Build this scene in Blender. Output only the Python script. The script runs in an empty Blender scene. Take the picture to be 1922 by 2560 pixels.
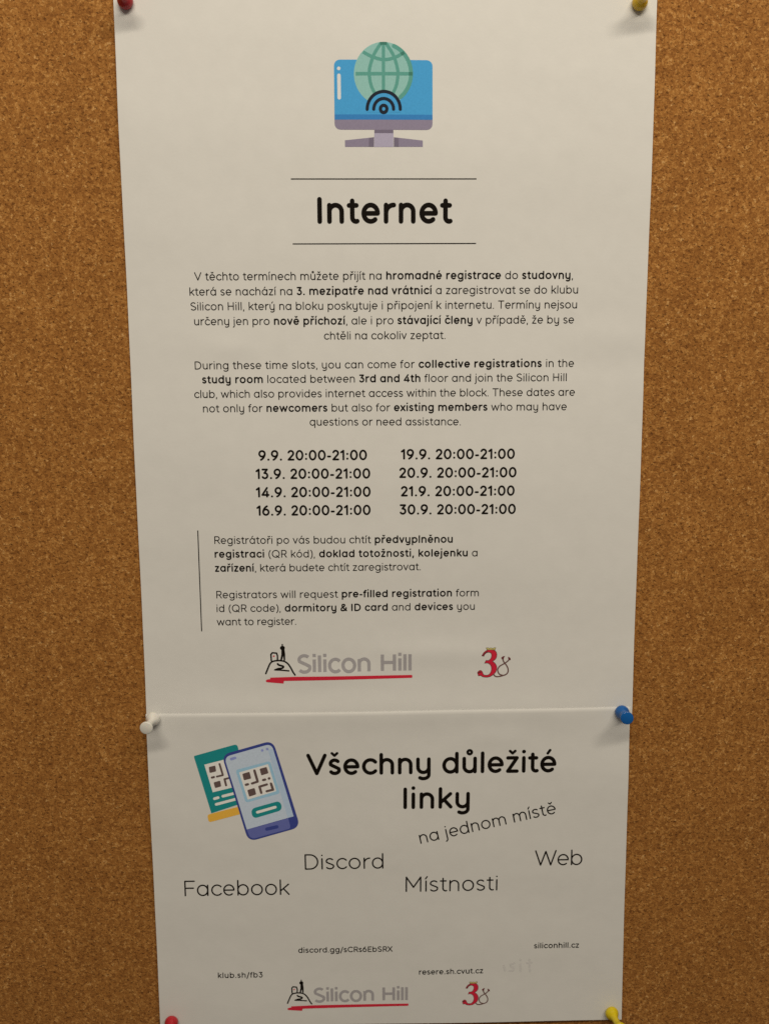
# A cork notice board with two printed sheets held by push pins, lit by a ceiling tube.
# World units are metres; positions on the board are written in millimetres (X right, Z up, board face at Y = 0).
import bpy, math, random, statistics
from mathutils import Vector, Matrix, geometry

random.seed(7)
scene = bpy.context.scene
COL = scene.collection
MM = 0.001

# ------------------------------------------------------------------ camera
CAM = {"loc": [-0.006242, -0.319677, -0.093323], "r": [0.99988, -0.014169, -0.006316], "u": [0.008031, 0.12449, 0.992188], "f": [0.013272, 0.99212, -0.124589]}
cam = bpy.data.cameras.new('camera')
cam.sensor_fit = 'VERTICAL'
cam.sensor_height = 36.0
cam.lens = 36.0 * 1923.0 / 2560.0
cam.clip_start = 0.01
cam.clip_end = 50
cam.dof.use_dof = True
cam.dof.focus_distance = 0.319
cam.dof.aperture_fstop = 11.5
cam_ob = bpy.data.objects.new('camera', cam)
COL.objects.link(cam_ob)
cr, cu, cf = (Vector(CAM[k]) for k in 'ruf')
cam_ob.matrix_world = Matrix(((cr.x, cu.x, -cf.x, CAM['loc'][0]), (cr.y, cu.y, -cf.y, CAM['loc'][1]),
                              (cr.z, cu.z, -cf.z, CAM['loc'][2]), (0, 0, 0, 1)))
scene.camera = cam_ob

# ------------------------------------------------------------------ light
world = bpy.data.worlds.new('World')
scene.world = world
world.use_nodes = True
bg = world.node_tree.nodes['Background']
bg.inputs['Color'].default_value = (1.0, 0.87, 0.72, 1)
bg.inputs['Strength'].default_value = 0.105

tube = bpy.data.lights.new('ceiling_tube', 'AREA')
tube.shape = 'RECTANGLE'
tube.size = 1.15
tube.size_y = 0.09
tube.energy = 9.1
tube.color = (1.0, 0.892, 0.718)
tube_ob = bpy.data.objects.new('ceiling_tube', tube)
COL.objects.link(tube_ob)
tube_ob.location = (0.12, -0.68, 0.62)
tube_ob.rotation_euler = (Vector((0.0, 0.0, -0.12)) - tube_ob.location).to_track_quat('-Z', 'Y').to_euler()

scene.view_settings.view_transform = 'Standard'
scene.view_settings.look = 'None'
scene.view_settings.exposure = 0
scene.view_settings.gamma = 1
scene.view_settings.use_curve_mapping = False
scene.render.engine = 'CYCLES'
scene.cycles.use_denoising = False
scene.cycles.max_bounces = 6

# ------------------------------------------------------------------ materials
def new_mat(name):
    m = bpy.data.materials.new(name)
    m.use_nodes = True
    nt = m.node_tree
    return m, nt, nt.nodes['Principled BSDF']

def node(nt, kind, **kw):
    n = nt.nodes.new(kind)
    for k, v in kw.items():
        if k in n.inputs.keys() if isinstance(k, str) else False:
            n.inputs[k].default_value = v
        else:
            setattr(n, k, v)
    return n

def ramp(nt, stops, interp='LINEAR'):
    n = nt.nodes.new('ShaderNodeValToRGB')
    cr_ = n.color_ramp
    cr_.interpolation = interp
    while len(cr_.elements) < len(stops):
        cr_.elements.new(0.5)
    for e, (p, c) in zip(cr_.elements, stops):
        e.position = p
        e.color = (*c, 1) if len(c) == 3 else c
    return n

def cork_material():
    m, nt, bs = new_mat('cork')
    L = nt.links.new
    tc = nt.nodes.new('ShaderNodeTexCoord')
    mp = nt.nodes.new('ShaderNodeMapping')
    L(tc.outputs['Object'], mp.inputs['Vector'])
    # wobble the lookup so the granules get ragged outlines
    wob = node(nt, 'ShaderNodeTexNoise', Scale=900.0, Detail=2.0)
    L(mp.outputs[0], wob.inputs['Vector'])
    sub = node(nt, 'ShaderNodeVectorMath', operation='SUBTRACT'); sub.inputs[1].default_value = (.5, .5, .5)
    L(wob.outputs['Color'], sub.inputs[0])
    sc = node(nt, 'ShaderNodeVectorMath', operation='SCALE'); sc.inputs['Scale'].default_value = 0.0011
    L(sub.outputs[0], sc.inputs[0])
    add = node(nt, 'ShaderNodeVectorMath', operation='ADD')
    L(mp.outputs[0], add.inputs[0]); L(sc.outputs[0], add.inputs[1])
    # granules of about 1.5 mm, each with its own tone
    gran = node(nt, 'ShaderNodeTexVoronoi', Scale=720.0); L(add.outputs[0], gran.inputs['Vector'])
    tone = nt.nodes.new('ShaderNodeSeparateColor'); L(gran.outputs['Color'], tone.inputs[0])
    fine = node(nt, 'ShaderNodeTexVoronoi', Scale=1700.0); L(add.outputs[0], fine.inputs['Vector'])
    ftone = nt.nodes.new('ShaderNodeSeparateColor'); L(fine.outputs['Color'], ftone.inputs[0])
    mix1 = node(nt, 'ShaderNodeMath', operation='MULTIPLY_ADD'); mix1.inputs[1].default_value = 0.5
    L(tone.outputs[0], mix1.inputs[0])
    half = node(nt, 'ShaderNodeMath', operation='MULTIPLY'); half.inputs[1].default_value = 0.5
    L(ftone.outputs[1], half.inputs[0]); L(half.outputs[0], mix1.inputs[2])
    base = ramp(nt, [(0.0, (0.230, 0.0865, 0.0178)), (0.3, (0.336, 0.137, 0.0295)), (0.62, (0.426, 0.186, 0.0435)), (0.88, (0.567, 0.281, 0.079)), (1.0, (0.70, 0.42, 0.170))])
    L(mix1.outputs[0], base.inputs[0])
    # dark bark specks, a little wider than tall
    mp2 = nt.nodes.new('ShaderNodeMapping'); mp2.inputs['Scale'].default_value = (0.62, 1.0, 1.0); mp2.inputs['Rotation'].default_value = (0, 0.25, 0)
    L(add.outputs[0], mp2.inputs[0])
    spk = node(nt, 'ShaderNodeTexNoise', Scale=1080.0, Detail=3.0, Roughness=0.6); L(mp2.outputs[0], spk.inputs['Vector'])
    spr = ramp(nt, [(0.0, (1, 1, 1)), (0.30, (1, 1, 1)), (0.44, (0, 0, 0)), (1.0, (0, 0, 0))]); L(spk.outputs['Fac'], spr.inputs[0])
    mixd = node(nt, 'ShaderNodeMix', data_type='RGBA'); mixd.inputs[7].default_value = (0.150, 0.053, 0.0105, 1)
    L(spr.outputs[0], mixd.inputs[0]); L(base.outputs[0], mixd.inputs[6])
    # broad patches in the pressed sheet
    pat = node(nt, 'ShaderNodeTexNoise', Scale=38.0, Detail=4.0, Roughness=0.6); L(tc.outputs['Object'], pat.inputs['Vector'])
    pr = ramp(nt, [(0.3, (0.92, 0.91, 0.89)), (0.7, (1.05, 1.05, 1.05))]); L(pat.outputs['Fac'], pr.inputs[0])
    mul = node(nt, 'ShaderNodeMix', data_type='RGBA', blend_type='MULTIPLY'); mul.inputs[0].default_value = 1.0
    L(mixd.outputs[2], mul.inputs[6]); L(pr.outputs[0], mul.inputs[7])
    L(mul.outputs[2], bs.inputs['Base Color'])
    bs.inputs['Roughness'].default_value = 0.9
    bs.inputs['Specular IOR Level'].default_value = 0.25
    # relief: granule edges, specks sit low
    h1 = node(nt, 'ShaderNodeMath', operation='MULTIPLY_ADD'); h1.inputs[1].default_value = -1.6; h1.inputs[2].default_value = 0.8
    L(spr.outputs[0], h1.inputs[0])
    h2 = node(nt, 'ShaderNodeMath', operation='ADD'); L(h1.outputs[0], h2.inputs[0]); L(mix1.outputs[0], h2.inputs[1])
    fn = node(nt, 'ShaderNodeTexNoise', Scale=1300.0, Detail=3.0); L(add.outputs[0], fn.inputs['Vector'])
    h3 = node(nt, 'ShaderNodeMath', operation='ADD'); L(h2.outputs[0], h3.inputs[0]); L(fn.outputs['Fac'], h3.inputs[1])
    bp = nt.nodes.new('ShaderNodeBump'); bp.inputs['Strength'].default_value = 0.55; bp.inputs['Distance'].default_value = 0.0003
    L(h3.outputs[0], bp.inputs['Height']); L(bp.outputs[0], bs.inputs['Normal'])
    return m

def paper_material():
    m, nt, bs = new_mat('paper')
    L = nt.links.new
    tc = nt.nodes.new('ShaderNodeTexCoord')
    n1 = node(nt, 'ShaderNodeTexNoise', Scale=130.0, Detail=6.0, Roughness=0.7); L(tc.outputs['Object'], n1.inputs['Vector'])
    rp = ramp(nt, [(0.3, (0.785, 0.785, 0.775)), (0.7, (0.815, 0.815, 0.805))]); L(n1.outputs['Fac'], rp.inputs[0])
    L(rp.outputs[0], bs.inputs['Base Color'])
    bs.inputs['Roughness'].default_value = 0.85
    bs.inputs['Specular IOR Level'].default_value = 0.2
    n2 = node(nt, 'ShaderNodeTexNoise', Scale=1100.0, Detail=4.0); L(tc.outputs['Object'], n2.inputs['Vector'])
    n3 = node(nt, 'ShaderNodeTexNoise', Scale=45.0, Detail=2.0); L(tc.outputs['Object'], n3.inputs['Vector'])
    ad = node(nt, 'ShaderNodeMath', operation='MULTIPLY_ADD'); ad.inputs[1].default_value = 14.0
    L(n3.outputs['Fac'], ad.inputs[0]); L(n2.outputs['Fac'], ad.inputs[2])
    bp = nt.nodes.new('ShaderNodeBump'); bp.inputs['Strength'].default_value = 0.35; bp.inputs['Distance'].default_value = 0.00006
    L(ad.outputs[0], bp.inputs['Height']); L(bp.outputs[0], bs.inputs['Normal'])
    return m

def ink_material(name, c):
    m, nt, bs = new_mat(name)
    L = nt.links.new
    tc = nt.nodes.new('ShaderNodeTexCoord')
    n1 = node(nt, 'ShaderNodeTexNoise', Scale=1600.0, Detail=2.0); L(tc.outputs['Object'], n1.inputs['Vector'])
    rp = ramp(nt, [(0.3, tuple(v * 0.95 for v in c)), (0.7, tuple(min(1.0, v * 1.04) for v in c))]); L(n1.outputs['Fac'], rp.inputs[0])
    L(rp.outputs[0], bs.inputs['Base Color'])
    bs.inputs['Roughness'].default_value = 0.75
    bs.inputs['Specular IOR Level'].default_value = 0.105
    return m

def plastic_material(name, c, rough=0.28, sss=0.0):
    m, nt, bs = new_mat(name)
    L = nt.links.new
    tc = nt.nodes.new('ShaderNodeTexCoord')
    n1 = node(nt, 'ShaderNodeTexNoise', Scale=700.0, Detail=3.0); L(tc.outputs['Object'], n1.inputs['Vector'])
    rp = ramp(nt, [(0.3, tuple(v * 0.93 for v in c)), (0.7, c)]); L(n1.outputs['Fac'], rp.inputs[0])
    L(rp.outputs[0], bs.inputs['Base Color'])
    rr = ramp(nt, [(0.3, (rough,) * 3), (0.7, (rough + 0.12,) * 3)]); L(n1.outputs['Fac'], rr.inputs[0])
    L(rr.outputs[0], bs.inputs['Roughness'])
    if sss:
        bs.inputs['Subsurface Weight'].default_value = sss
        bs.inputs['Subsurface Radius'].default_value = (1.0, 0.6, 0.4)
        bs.inputs['Subsurface Scale'].default_value = 0.001
    return m

def steel_material():
    m, nt, bs = new_mat('steel')
    tc = nt.nodes.new('ShaderNodeTexCoord')
    n1 = node(nt, 'ShaderNodeTexNoise', Scale=900.0); nt.links.new(tc.outputs['Object'], n1.inputs['Vector'])
    rr = ramp(nt, [(0.3, (0.25,) * 3), (0.7, (0.4,) * 3)]); nt.links.new(n1.outputs['Fac'], rr.inputs[0])
    nt.links.new(rr.outputs[0], bs.inputs['Roughness'])
    bs.inputs['Base Color'].default_value = (0.55, 0.54, 0.52, 1)
    bs.inputs['Metallic'].default_value = 1.0
    return m

TEXT = [
["heading_text",[["b","Internet"]],[-27.87,-17.622,25.538,-17.758],"H"],
["czech_paragraph",[["r","V těchto termínech můžete přijít na "],["b","hromadné registrace"],["r"," do "],["b","studovny"],["r",","]],[-77.508,-39.214,74.599,-39.197],"p"],
["czech_paragraph",[["r","která se nachází na "],["b","3. mezipatře nad vrátnicí"],["r"," a zaregistrovat se do klubu"]],[-79.647,-45.113,76.786,-44.915],"p"],
["czech_paragraph",[["r","Silicon Hill, který na bloku poskytuje i připojení k internetu. Termíny nejsou"]],[-79.462,-50.919,76.53,-50.755],"p"],
["czech_paragraph",[["r","určeny jen pro "],["b","nově příchozí"],["r",", ale i pro "],["b","stávající členy"],["r"," v případě, že by se"]],[-78.204,-56.779,75.464,-56.728],"p"],
["czech_paragraph",[["r","chtěli na cokoliv zeptat."]],[-26.023,-62.686,23.173,-62.721],"p"],
["english_paragraph",[["r","During these time slots, you can come for "],["n","collective registrations"],["r"," in the"]],[-78.569,-74.346,75.883,-74.158],"p"],
["english_paragraph",[["b","study room"],["r"," located between "],["b","3rd and 4th"],["r"," floor and join the Silicon Hill"]],[-75.8,-79.999,72.958,-79.876],"p"],
["english_paragraph",[["r","club, which also provides internet access within the block. These dates are"]],[-79.168,-85.848,76.432,-85.853],"p"],
["english_paragraph",[["r","not only for "],["b","newcomers"],["r"," but also for "],["b","existing members"],["r"," who may have"]],[-75.806,-91.665,73.175,-91.716],"p"],
["english_paragraph",[["r","questions or need assistance."]],[-32.396,-97.343,29.572,-97.598],"p"],
["first_date_column",[["b","9.9. 20:00-21:00"]],[-53.694,-111.528,-9.055,-111.637],"d"],
["first_date_column",[["b","13.9. 20:00-21:00"]],[-55.043,-119.137,-7.767,-119.271],"d"],
["first_date_column",[["b","14.9. 20:00-21:00"]],[-55.162,-126.755,-7.682,-126.848],"d"],
["first_date_column",[["b","16.9. 20:00-21:00"]],[-55.108,-134.418,-7.748,-134.471],"d"],
["second_date_column",[["b","19.9. 20:00-21:00"]],[4.886,-111.472,51.981,-111.554],"d"],
["second_date_column",[["b","20.9. 20:00-21:00"]],[4.176,-119.093,52.758,-119.198],"d"],
["second_date_column",[["b","21.9. 20:00-21:00"]],[4.828,-126.794,52.094,-126.835],"d"],
["second_date_column",[["b","30.9. 20:00-21:00"]],[4.168,-134.402,52.696,-134.538],"d"],
["registration_note",[["r","Registrátoři po vás budou chtít "],["b","předvyplněnou"]],[-73.006,-146.199,26.475,-146.47],"s"],
["registration_note",[["b","registraci"],["r"," (QR kód), "],["b","doklad totožnosti, kolejenku"],["r"," a"]],[-73.125,-152.073,36.908,-152.389],"s"],
["registration_note",[["b","zařízení"],["r",", která budete chtít zaregistrovat."]],[-73.241,-158.088,13.061,-158.102],"s"],
["registration_note",[["r","Registrators will request "],["b","pre-filled registration"],["r"," form"]],[-73.052,-169.57,37.666,-169.637],"s"],
["registration_note",[["r","id (QR code), "],["b","dormitory & ID card"],["r"," and "],["b","devices"],["r"," you"]],[-73.14,-175.499,36.019,-175.542],"s"],
["registration_note",[["r","want to register."]],[-73.266,-181.338,-39.688,-181.245],"s"],
["title_text",[["t","Všechny důležité"]],[-36.473,-248.087,72.032,-248.203],"t"],
["title_text",[["t","linky"]],[5.391,-264.123,34.444,-264.313],"t"],
["subtitle_text",[["m","na jednom místě"]],[12.958,-280.443,72.726,-267.358],"u"],
["link_name",[["l","Facebook"]],[-91.44,-304.101,-45.049,-304.183],"L"],
["link_name",[["l","Discord"]],[-38.1,-292.194,-3.423,-291.913],"L"],
["link_name",[["l","Místnosti"]],[6.29,-303.281,47.09,-303.484],"L"],
["link_name",[["l","Web"]],[63.578,-291.999,84.679,-291.958],"L"],
["link_address",[["d","klub.sh/fb3"]],[-78.034,-343.782,-58.02,-343.834],"a"],
["link_address",[["d","discord.gg/sCRs6EbSRX"]],[-41.832,-332.287,0.341,-332.035],"a"],
["link_address",[["d","resere.sh.cvut.cz"]],[12.218,-343.519,41.126,-343.372],"a"],
["link_address",[["d","siliconhill.cz"]],[63.966,-331.834,84.299,-331.918],"a"]]
LOGO_TEXT = [["upper","Silicon",[-39.58,-202.57,-8.32,-202.48]],["upper","Hill",[-3.99,-202.34,9.17,-202.36]],["lower","Silicon",[-35.37,-356.63,-8.1,-356.54]],["lower","Hill",[-4.32,-356.42,7.16,-356.44]]]
SHAPES = [
["upper","monitor_icon","screen_frame",0,"icon_grey","P",[[-20.46,41.26],[-20.39,41.92],[-20.16,42.51],[-19.78,43.0],[-19.25,43.35],[-18.62,43.56],[-17.92,43.62],[15.2,43.41],[15.91,43.34],[16.54,43.12],[17.06,42.76],[17.45,42.27],[17.68,41.67],[17.75,41.0],[17.75,19.95],[17.67,19.27],[17.44,18.66],[17.05,18.16],[16.53,17.79],[15.89,17.57],[15.18,17.5],[-17.95,17.71],[-18.66,17.79],[-19.3,18.02],[-19.82,18.39],[-20.21,18.89],[-20.43,19.5],[-20.51,20.18]]],
["upper","monitor_icon","screen",1,"icon_blue","P",[[-20.46,41.26],[-20.39,41.92],[-20.16,42.51],[-19.78,43.0],[-19.25,43.35],[-18.62,43.56],[-17.92,43.62],[15.2,43.41],[15.91,43.34],[16.54,43.12],[17.06,42.76],[17.45,42.27],[17.68,41.67],[17.75,41.0],[17.75,23.18],[-20.5,23.39]]],
["upper","monitor_icon","screen",1,"icon_deep_blue","P",[[-20.5,23.42],[17.75,23.2],[17.75,21.3],[-20.49,21.47]]],
["upper","monitor_icon","screen_highlight",2,"icon_white","P",[[-17.93,40.4],[-17.96,40.61],[-18.06,40.8],[-18.21,40.95],[-18.4,41.04],[-18.61,41.08],[-18.82,41.05],[-19.02,40.95],[-19.17,40.8],[-19.27,40.61],[-19.31,40.4],[-19.28,40.19],[-19.18,40.01],[-19.03,39.85],[-18.84,39.76],[-18.63,39.72],[-18.42,39.76],[-18.22,39.85],[-18.07,40.0],[-17.97,40.19]]],
["upper","monitor_icon","screen_highlight",2,"icon_white","S",[[-18.59,37.83],[-18.58,29.59]],1.38,0],
["upper","monitor_icon","globe",2,"icon_pale_green","P",[[10.16,38.45],[10.11,39.59],[9.94,40.73],[9.67,41.83],[9.3,42.91],[8.82,43.94],[8.24,44.92],[7.58,45.84],[6.83,46.68],[6.0,47.44],[5.1,48.12],[4.14,48.7],[3.13,49.19],[2.07,49.57],[0.99,49.84],[-0.12,50.01],[-1.24,50.06],[-2.36,50.01],[-3.47,49.84],[-4.56,49.56],[-5.62,49.17],[-6.63,48.69],[-7.6,48.1],[-8.51,47.42],[-9.35,46.66],[-10.11,45.82],[-10.78,44.91],[-11.37,43.93],[-11.86,42.9],[-12.25,41.83],[-12.54,40.73],[-12.71,39.6],[-12.78,38.46],[-12.74,37.31],[-12.59,36.18],[-12.32,35.07],[-11.96,33.98],[-11.48,32.94],[-10.92,31.95],[-10.25,31.03],[-9.5,30.17],[-8.68,29.39],[-7.78,28.7],[-6.81,28.1],[-5.8,27.61],[-4.74,27.21],[-3.64,26.93],[-2.52,26.76],[-1.4,26.7],[-0.27,26.75],[0.85,26.92],[1.95,27.2],[3.02,27.59],[4.04,28.09],[5.01,28.68],[5.92,29.37],[6.76,30.15],[7.53,31.01],[8.2,31.93],[8.79,32.92],[9.27,33.97],[9.65,35.05],[9.93,36.17],[10.1,37.3]]],
["upper","monitor_icon","globe",3,"icon_green","S",[[2.75,48.57],[4.01,47.95],[5.17,47.17],[6.23,46.24],[7.16,45.18],[7.94,44.0],[8.57,42.73],[9.03,41.37],[9.31,39.97],[9.41,38.54],[9.32,37.11],[9.06,35.7],[8.61,34.33],[8.0,33.03],[7.22,31.82],[6.3,30.72],[5.25,29.76]],1.56,0],
["upper","monitor_icon","globe",3.2,"icon_green","S",[[-12.09,38.4],[9.47,38.39]],1.32,1],
["upper","monitor_icon","globe",3.3,"icon_green","S",[[-9.2,46.4],[-8.6,46.09],[-8.0,45.77],[-7.4,45.45],[-6.79,45.14],[-6.17,44.85],[-5.52,44.59],[-4.84,44.36],[-4.14,44.13],[-3.43,43.93],[-2.71,43.76],[-1.99,43.64],[-1.28,43.58],[-0.59,43.58],[0.11,43.62],[0.81,43.72],[1.49,43.86],[2.17,44.03],[2.85,44.23],[3.5,44.48],[4.14,44.77],[4.78,45.1],[5.41,45.45],[6.04,45.8],[6.68,46.13]],1.256,1],
["upper","monitor_icon","globe",3.4,"icon_green","S",[[-1.25,49.44],[-1.36,31.9]],1.26,1],
["upper","monitor_icon","globe",3.5,"icon_green","S",[[-2.35,49.44],[-2.79,48.79],[-3.24,48.15],[-3.69,47.5],[-4.13,46.85],[-4.54,46.18],[-4.91,45.49],[-5.25,44.76],[-5.57,43.98],[-5.85,43.19],[-6.11,42.4],[-6.33,41.66],[-6.5,40.98],[-6.64,40.39],[-6.72,39.86],[-6.78,39.38],[-6.8,38.9],[-6.79,38.41],[-6.77,37.87],[-6.73,37.29],[-6.66,36.67],[-6.57,36.03],[-6.45,35.4],[-6.31,34.77],[-6.14,34.19],[-5.95,33.63],[-5.71,33.1],[-5.46,32.58],[-5.19,32.08],[-4.92,31.57],[-4.67,31.05]],1.256,0],
["upper","monitor_icon","globe",3.6,"icon_green","S",[[-0.05,49.3],[0.42,48.58],[0.91,47.85],[1.41,47.13],[1.88,46.4],[2.32,45.67],[2.7,44.94],[3.03,44.17],[3.31,43.37],[3.56,42.56],[3.78,41.78],[3.96,41.06],[4.11,40.42],[4.22,39.89],[4.3,39.47],[4.34,39.09],[4.35,38.73],[4.34,38.34],[4.31,37.87],[4.26,37.31],[4.19,36.7],[4.1,36.06],[3.98,35.41],[3.85,34.77],[3.69,34.18],[3.51,33.62],[3.29,33.09],[3.06,32.58],[2.81,32.07],[2.56,31.56],[2.33,31.04]],1.26,0],
["upper","monitor_icon","globe",3.7,"icon_deep_green","S",[[5.48,45.51],[6.8,46.19]],1.196,1],
["upper","monitor_icon","globe",3.75,"icon_deep_green","S",[[-2.57,49.44],[-2.13,49.49],[-1.69,49.52],[-1.24,49.53],[-0.8,49.52],[-0.36,49.49],[0.08,49.45]],1.073,1],
["upper","monitor_icon","globe",3.8,"icon_deep_green","S",[[8.51,38.39],[10.01,38.39]],1.32,1],
["upper","monitor_icon","signal_waves",4,"icon_blue","P",[[5.21,25.23],[5.16,26.09],[5.0,26.94],[4.73,27.75],[4.36,28.53],[3.9,29.24],[3.34,29.89],[2.71,30.46],[2.01,30.93],[1.25,31.31],[0.46,31.59],[-0.37,31.76],[-1.21,31.82],[-2.06,31.76],[-2.88,31.59],[-3.69,31.32],[-4.45,30.94],[-5.15,30.47],[-5.79,29.9],[-6.35,29.26],[-6.83,28.54],[-7.21,27.77],[-7.49,26.96],[-7.66,26.11],[-7.72,25.25],[-7.73,24.19],[5.21,24.17]]],
["upper","monitor_icon","signal_waves",5,"icon_black","S",[[-7.72,25.25],[-7.66,26.19],[-7.49,27.03],[-7.21,27.84],[-6.83,28.6],[-6.36,29.31],[-5.8,29.95],[-5.16,30.51],[-4.46,30.98],[-3.7,31.35],[-2.91,31.62],[-2.08,31.79],[-1.24,31.84],[-0.4,31.79],[0.42,31.62],[1.21,31.35],[1.97,30.97],[2.66,30.5],[3.29,29.93],[3.84,29.29],[4.31,28.58],[4.67,27.82],[4.94,27.01],[5.1,26.17],[5.15,25.23]],1.26,0],
["upper","monitor_icon","signal_waves",5,"icon_black","S",[[-5.2,25.25],[-5.13,25.84],[-5.03,26.34],[-4.86,26.82],[-4.63,27.28],[-4.35,27.7],[-4.02,28.08],[-3.64,28.42],[-3.22,28.7],[-2.76,28.92],[-2.29,29.09],[-1.79,29.18],[-1.29,29.22],[-0.79,29.18],[-0.29,29.08],[0.18,28.92],[0.63,28.69],[1.05,28.41],[1.42,28.07],[1.75,27.69],[2.03,27.27],[2.25,26.81],[2.41,26.33],[2.5,25.83],[2.54,25.23]],1.26,0],
["upper","monitor_icon","signal_waves",5,"icon_black","S",[[-0.05,25.38],[-0.06,25.55],[-0.1,25.73],[-0.15,25.89],[-0.22,26.05],[-0.32,26.2],[-0.43,26.33],[-0.56,26.44],[-0.7,26.54],[-0.85,26.61],[-1.01,26.66],[-1.18,26.69],[-1.35,26.7],[-1.52,26.68],[-1.68,26.64],[-1.84,26.58],[-1.99,26.49],[-2.12,26.39],[-2.25,26.27],[-2.35,26.13],[-2.44,25.98],[-2.51,25.82],[-2.55,25.64],[-2.58,25.47],[-2.58,25.3],[-2.56,25.12],[-2.51,24.95],[-2.45,24.79],[-2.36,24.64],[-2.26,24.5],[-2.14,24.37],[-2.0,24.27],[-1.86,24.18],[-1.7,24.12],[-1.54,24.08],[-1.37,24.06],[-1.2,24.07],[-1.03,24.09],[-0.87,24.14],[-0.72,24.22],[-0.57,24.31],[-0.45,24.43],[-0.33,24.56],[-0.23,24.7],[-0.16,24.86],[-0.1,25.03],[-0.07,25.2],[-0.05,25.38]],1.264,0],
["upper","monitor_icon","stand",0,"icon_lilac","P",[[-5.02,16.71],[2.46,16.68],[2.43,11.16],[-5.19,11.19]]],
["upper","monitor_icon","stand",1,"icon_dark_grey","P",[[-4.99,17.63],[2.4,17.61],[2.4,16.34],[-5.0,16.36]]],
["upper","monitor_icon","stand",0,"icon_grey","P",[[-16.55,13.75],[-5.16,14.84],[-5.25,11.24],[-16.52,11.31]]],
["upper","monitor_icon","stand",0,"icon_grey","P",[[2.6,14.81],[13.93,13.56],[13.93,11.2],[2.58,11.21]]],
["upper","monitor_icon","stand",1,"icon_dark_grey","P",[[-7.12,14.65],[-5.16,14.84],[-5.25,11.24],[-7.24,11.25]]],
["upper","monitor_icon","stand",1,"icon_dark_grey","P",[[2.6,14.81],[4.5,14.58],[4.49,11.21],[2.58,11.21]]],
["upper","heading_rule","",0,"ink","S",[[-38.03,-0.53],[-33.47,-0.56],[-28.89,-0.59],[-24.32,-0.62],[-19.75,-0.66],[-15.18,-0.69],[-10.61,-0.71],[-6.04,-0.74],[-1.48,-0.76],[3.09,-0.78],[7.67,-0.8],[12.24,-0.8],[16.82,-0.81],[21.4,-0.8],[25.98,-0.8],[30.57,-0.79],[35.17,-0.77]],0.42,1],
["upper","heading_rule","",0,"ink","S",[[-37.87,-25.21],[-33.31,-25.22],[-28.74,-25.23],[-24.18,-25.24],[-19.62,-25.26],[-15.05,-25.27],[-10.49,-25.28],[-5.92,-25.3],[-1.35,-25.31],[3.21,-25.32],[7.78,-25.33],[12.35,-25.33],[16.92,-25.33],[21.5,-25.33],[26.08,-25.33],[30.67,-25.32],[35.26,-25.31]],0.42,1],
["upper","note_bar","",0,"ink","S",[[-79.76,-140.43],[-79.76,-143.09],[-79.76,-145.76],[-79.77,-148.44],[-79.78,-151.12],[-79.79,-153.82],[-79.8,-156.52],[-79.81,-159.23],[-79.82,-161.94],[-79.83,-164.66],[-79.83,-167.39],[-79.83,-170.12],[-79.83,-172.84],[-79.83,-175.58],[-79.83,-178.31],[-79.82,-181.05],[-79.81,-183.8]],0.42,1],
["lower","phone_icon","card",0,"card_green","P",[[-84.81,-239.4],[-84.84,-239.23],[-84.82,-239.07],[-84.77,-238.92],[-84.67,-238.8],[-84.55,-238.71],[-84.39,-238.65],[-67.46,-233.86],[-67.06,-233.79],[-66.69,-233.83],[-66.36,-233.97],[-66.09,-234.22],[-65.9,-234.56],[-65.78,-234.96],[-61.38,-259.59],[-78.27,-265.15]]],
["lower","phone_icon","card_edge",0.5,"card_yellow","P",[[-79.93,-266.85],[-79.95,-266.54],[-79.9,-266.25],[-79.79,-266.0],[-79.61,-265.78],[-79.38,-265.62],[-79.1,-265.52],[-65.56,-262.02],[-64.48,-265.39],[-78.52,-269.09],[-78.81,-269.13],[-79.07,-269.1],[-79.3,-268.99],[-79.49,-268.81],[-79.62,-268.57],[-79.7,-268.28]]],
["lower","phone_icon","card_panel",1,"panel_white","P",[[-80.54,-242.76],[-71.88,-240.55],[-67.34,-253.05],[-77.36,-255.48]]],
["lower","phone_icon","card_panel",2,"block_brown","P",[[-78.64,-244.29],[-78.62,-244.05],[-78.5,-243.87],[-78.29,-243.77],[-76.21,-243.28],[-76.0,-243.28],[-75.84,-243.4],[-75.77,-243.62],[-75.55,-245.48],[-75.58,-245.72],[-75.7,-245.91],[-75.9,-246.01],[-77.96,-246.54],[-78.17,-246.55],[-78.33,-246.43],[-78.41,-246.22]]],
["lower","phone_icon","card_panel",2,"block_brown","P",[[-76.76,-251.35],[-76.76,-251.12],[-76.65,-250.93],[-76.45,-250.82],[-74.36,-250.22],[-74.14,-250.21],[-73.98,-250.33],[-73.9,-250.54],[-73.62,-252.41],[-73.63,-252.65],[-73.75,-252.84],[-73.95,-252.95],[-75.87,-253.47],[-76.09,-253.47],[-76.27,-253.36],[-76.36,-253.16]]],
["lower","phone_icon","card_panel",2,"block_brown","S",[[-73.98,-242.53],[-72.71,-247.59]],0.873,0],
["lower","phone_icon","card_panel",2,"block_brown","S",[[-72.71,-247.65],[-75.3,-248.3]],0.873,0],
["lower","phone_icon","card_panel",2,"block_brown","S",[[-77.47,-248.73],[-76.59,-248.49]],0.989,0],
["lower","phone_icon","card_panel",2,"block_brown","S",[[-71.47,-252.38],[-72.04,-249.52]],0.934,0],
["lower","phone_icon","card_panel",2,"block_brown","S",[[-72.04,-249.52],[-70.28,-249.04]],0.873,0],
["lower","phone_icon","card",1,"line_white","S",[[-76.69,-258.43],[-75.1,-257.96]],1.227,0],
["lower","phone_icon","card",1,"line_white","S",[[-73.03,-257.34],[-67.72,-256.03]],1.231,0],
["lower","phone_icon","card",1,"line_white","S",[[-76.02,-261.05],[-67.22,-258.7]],1.231,0],
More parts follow.
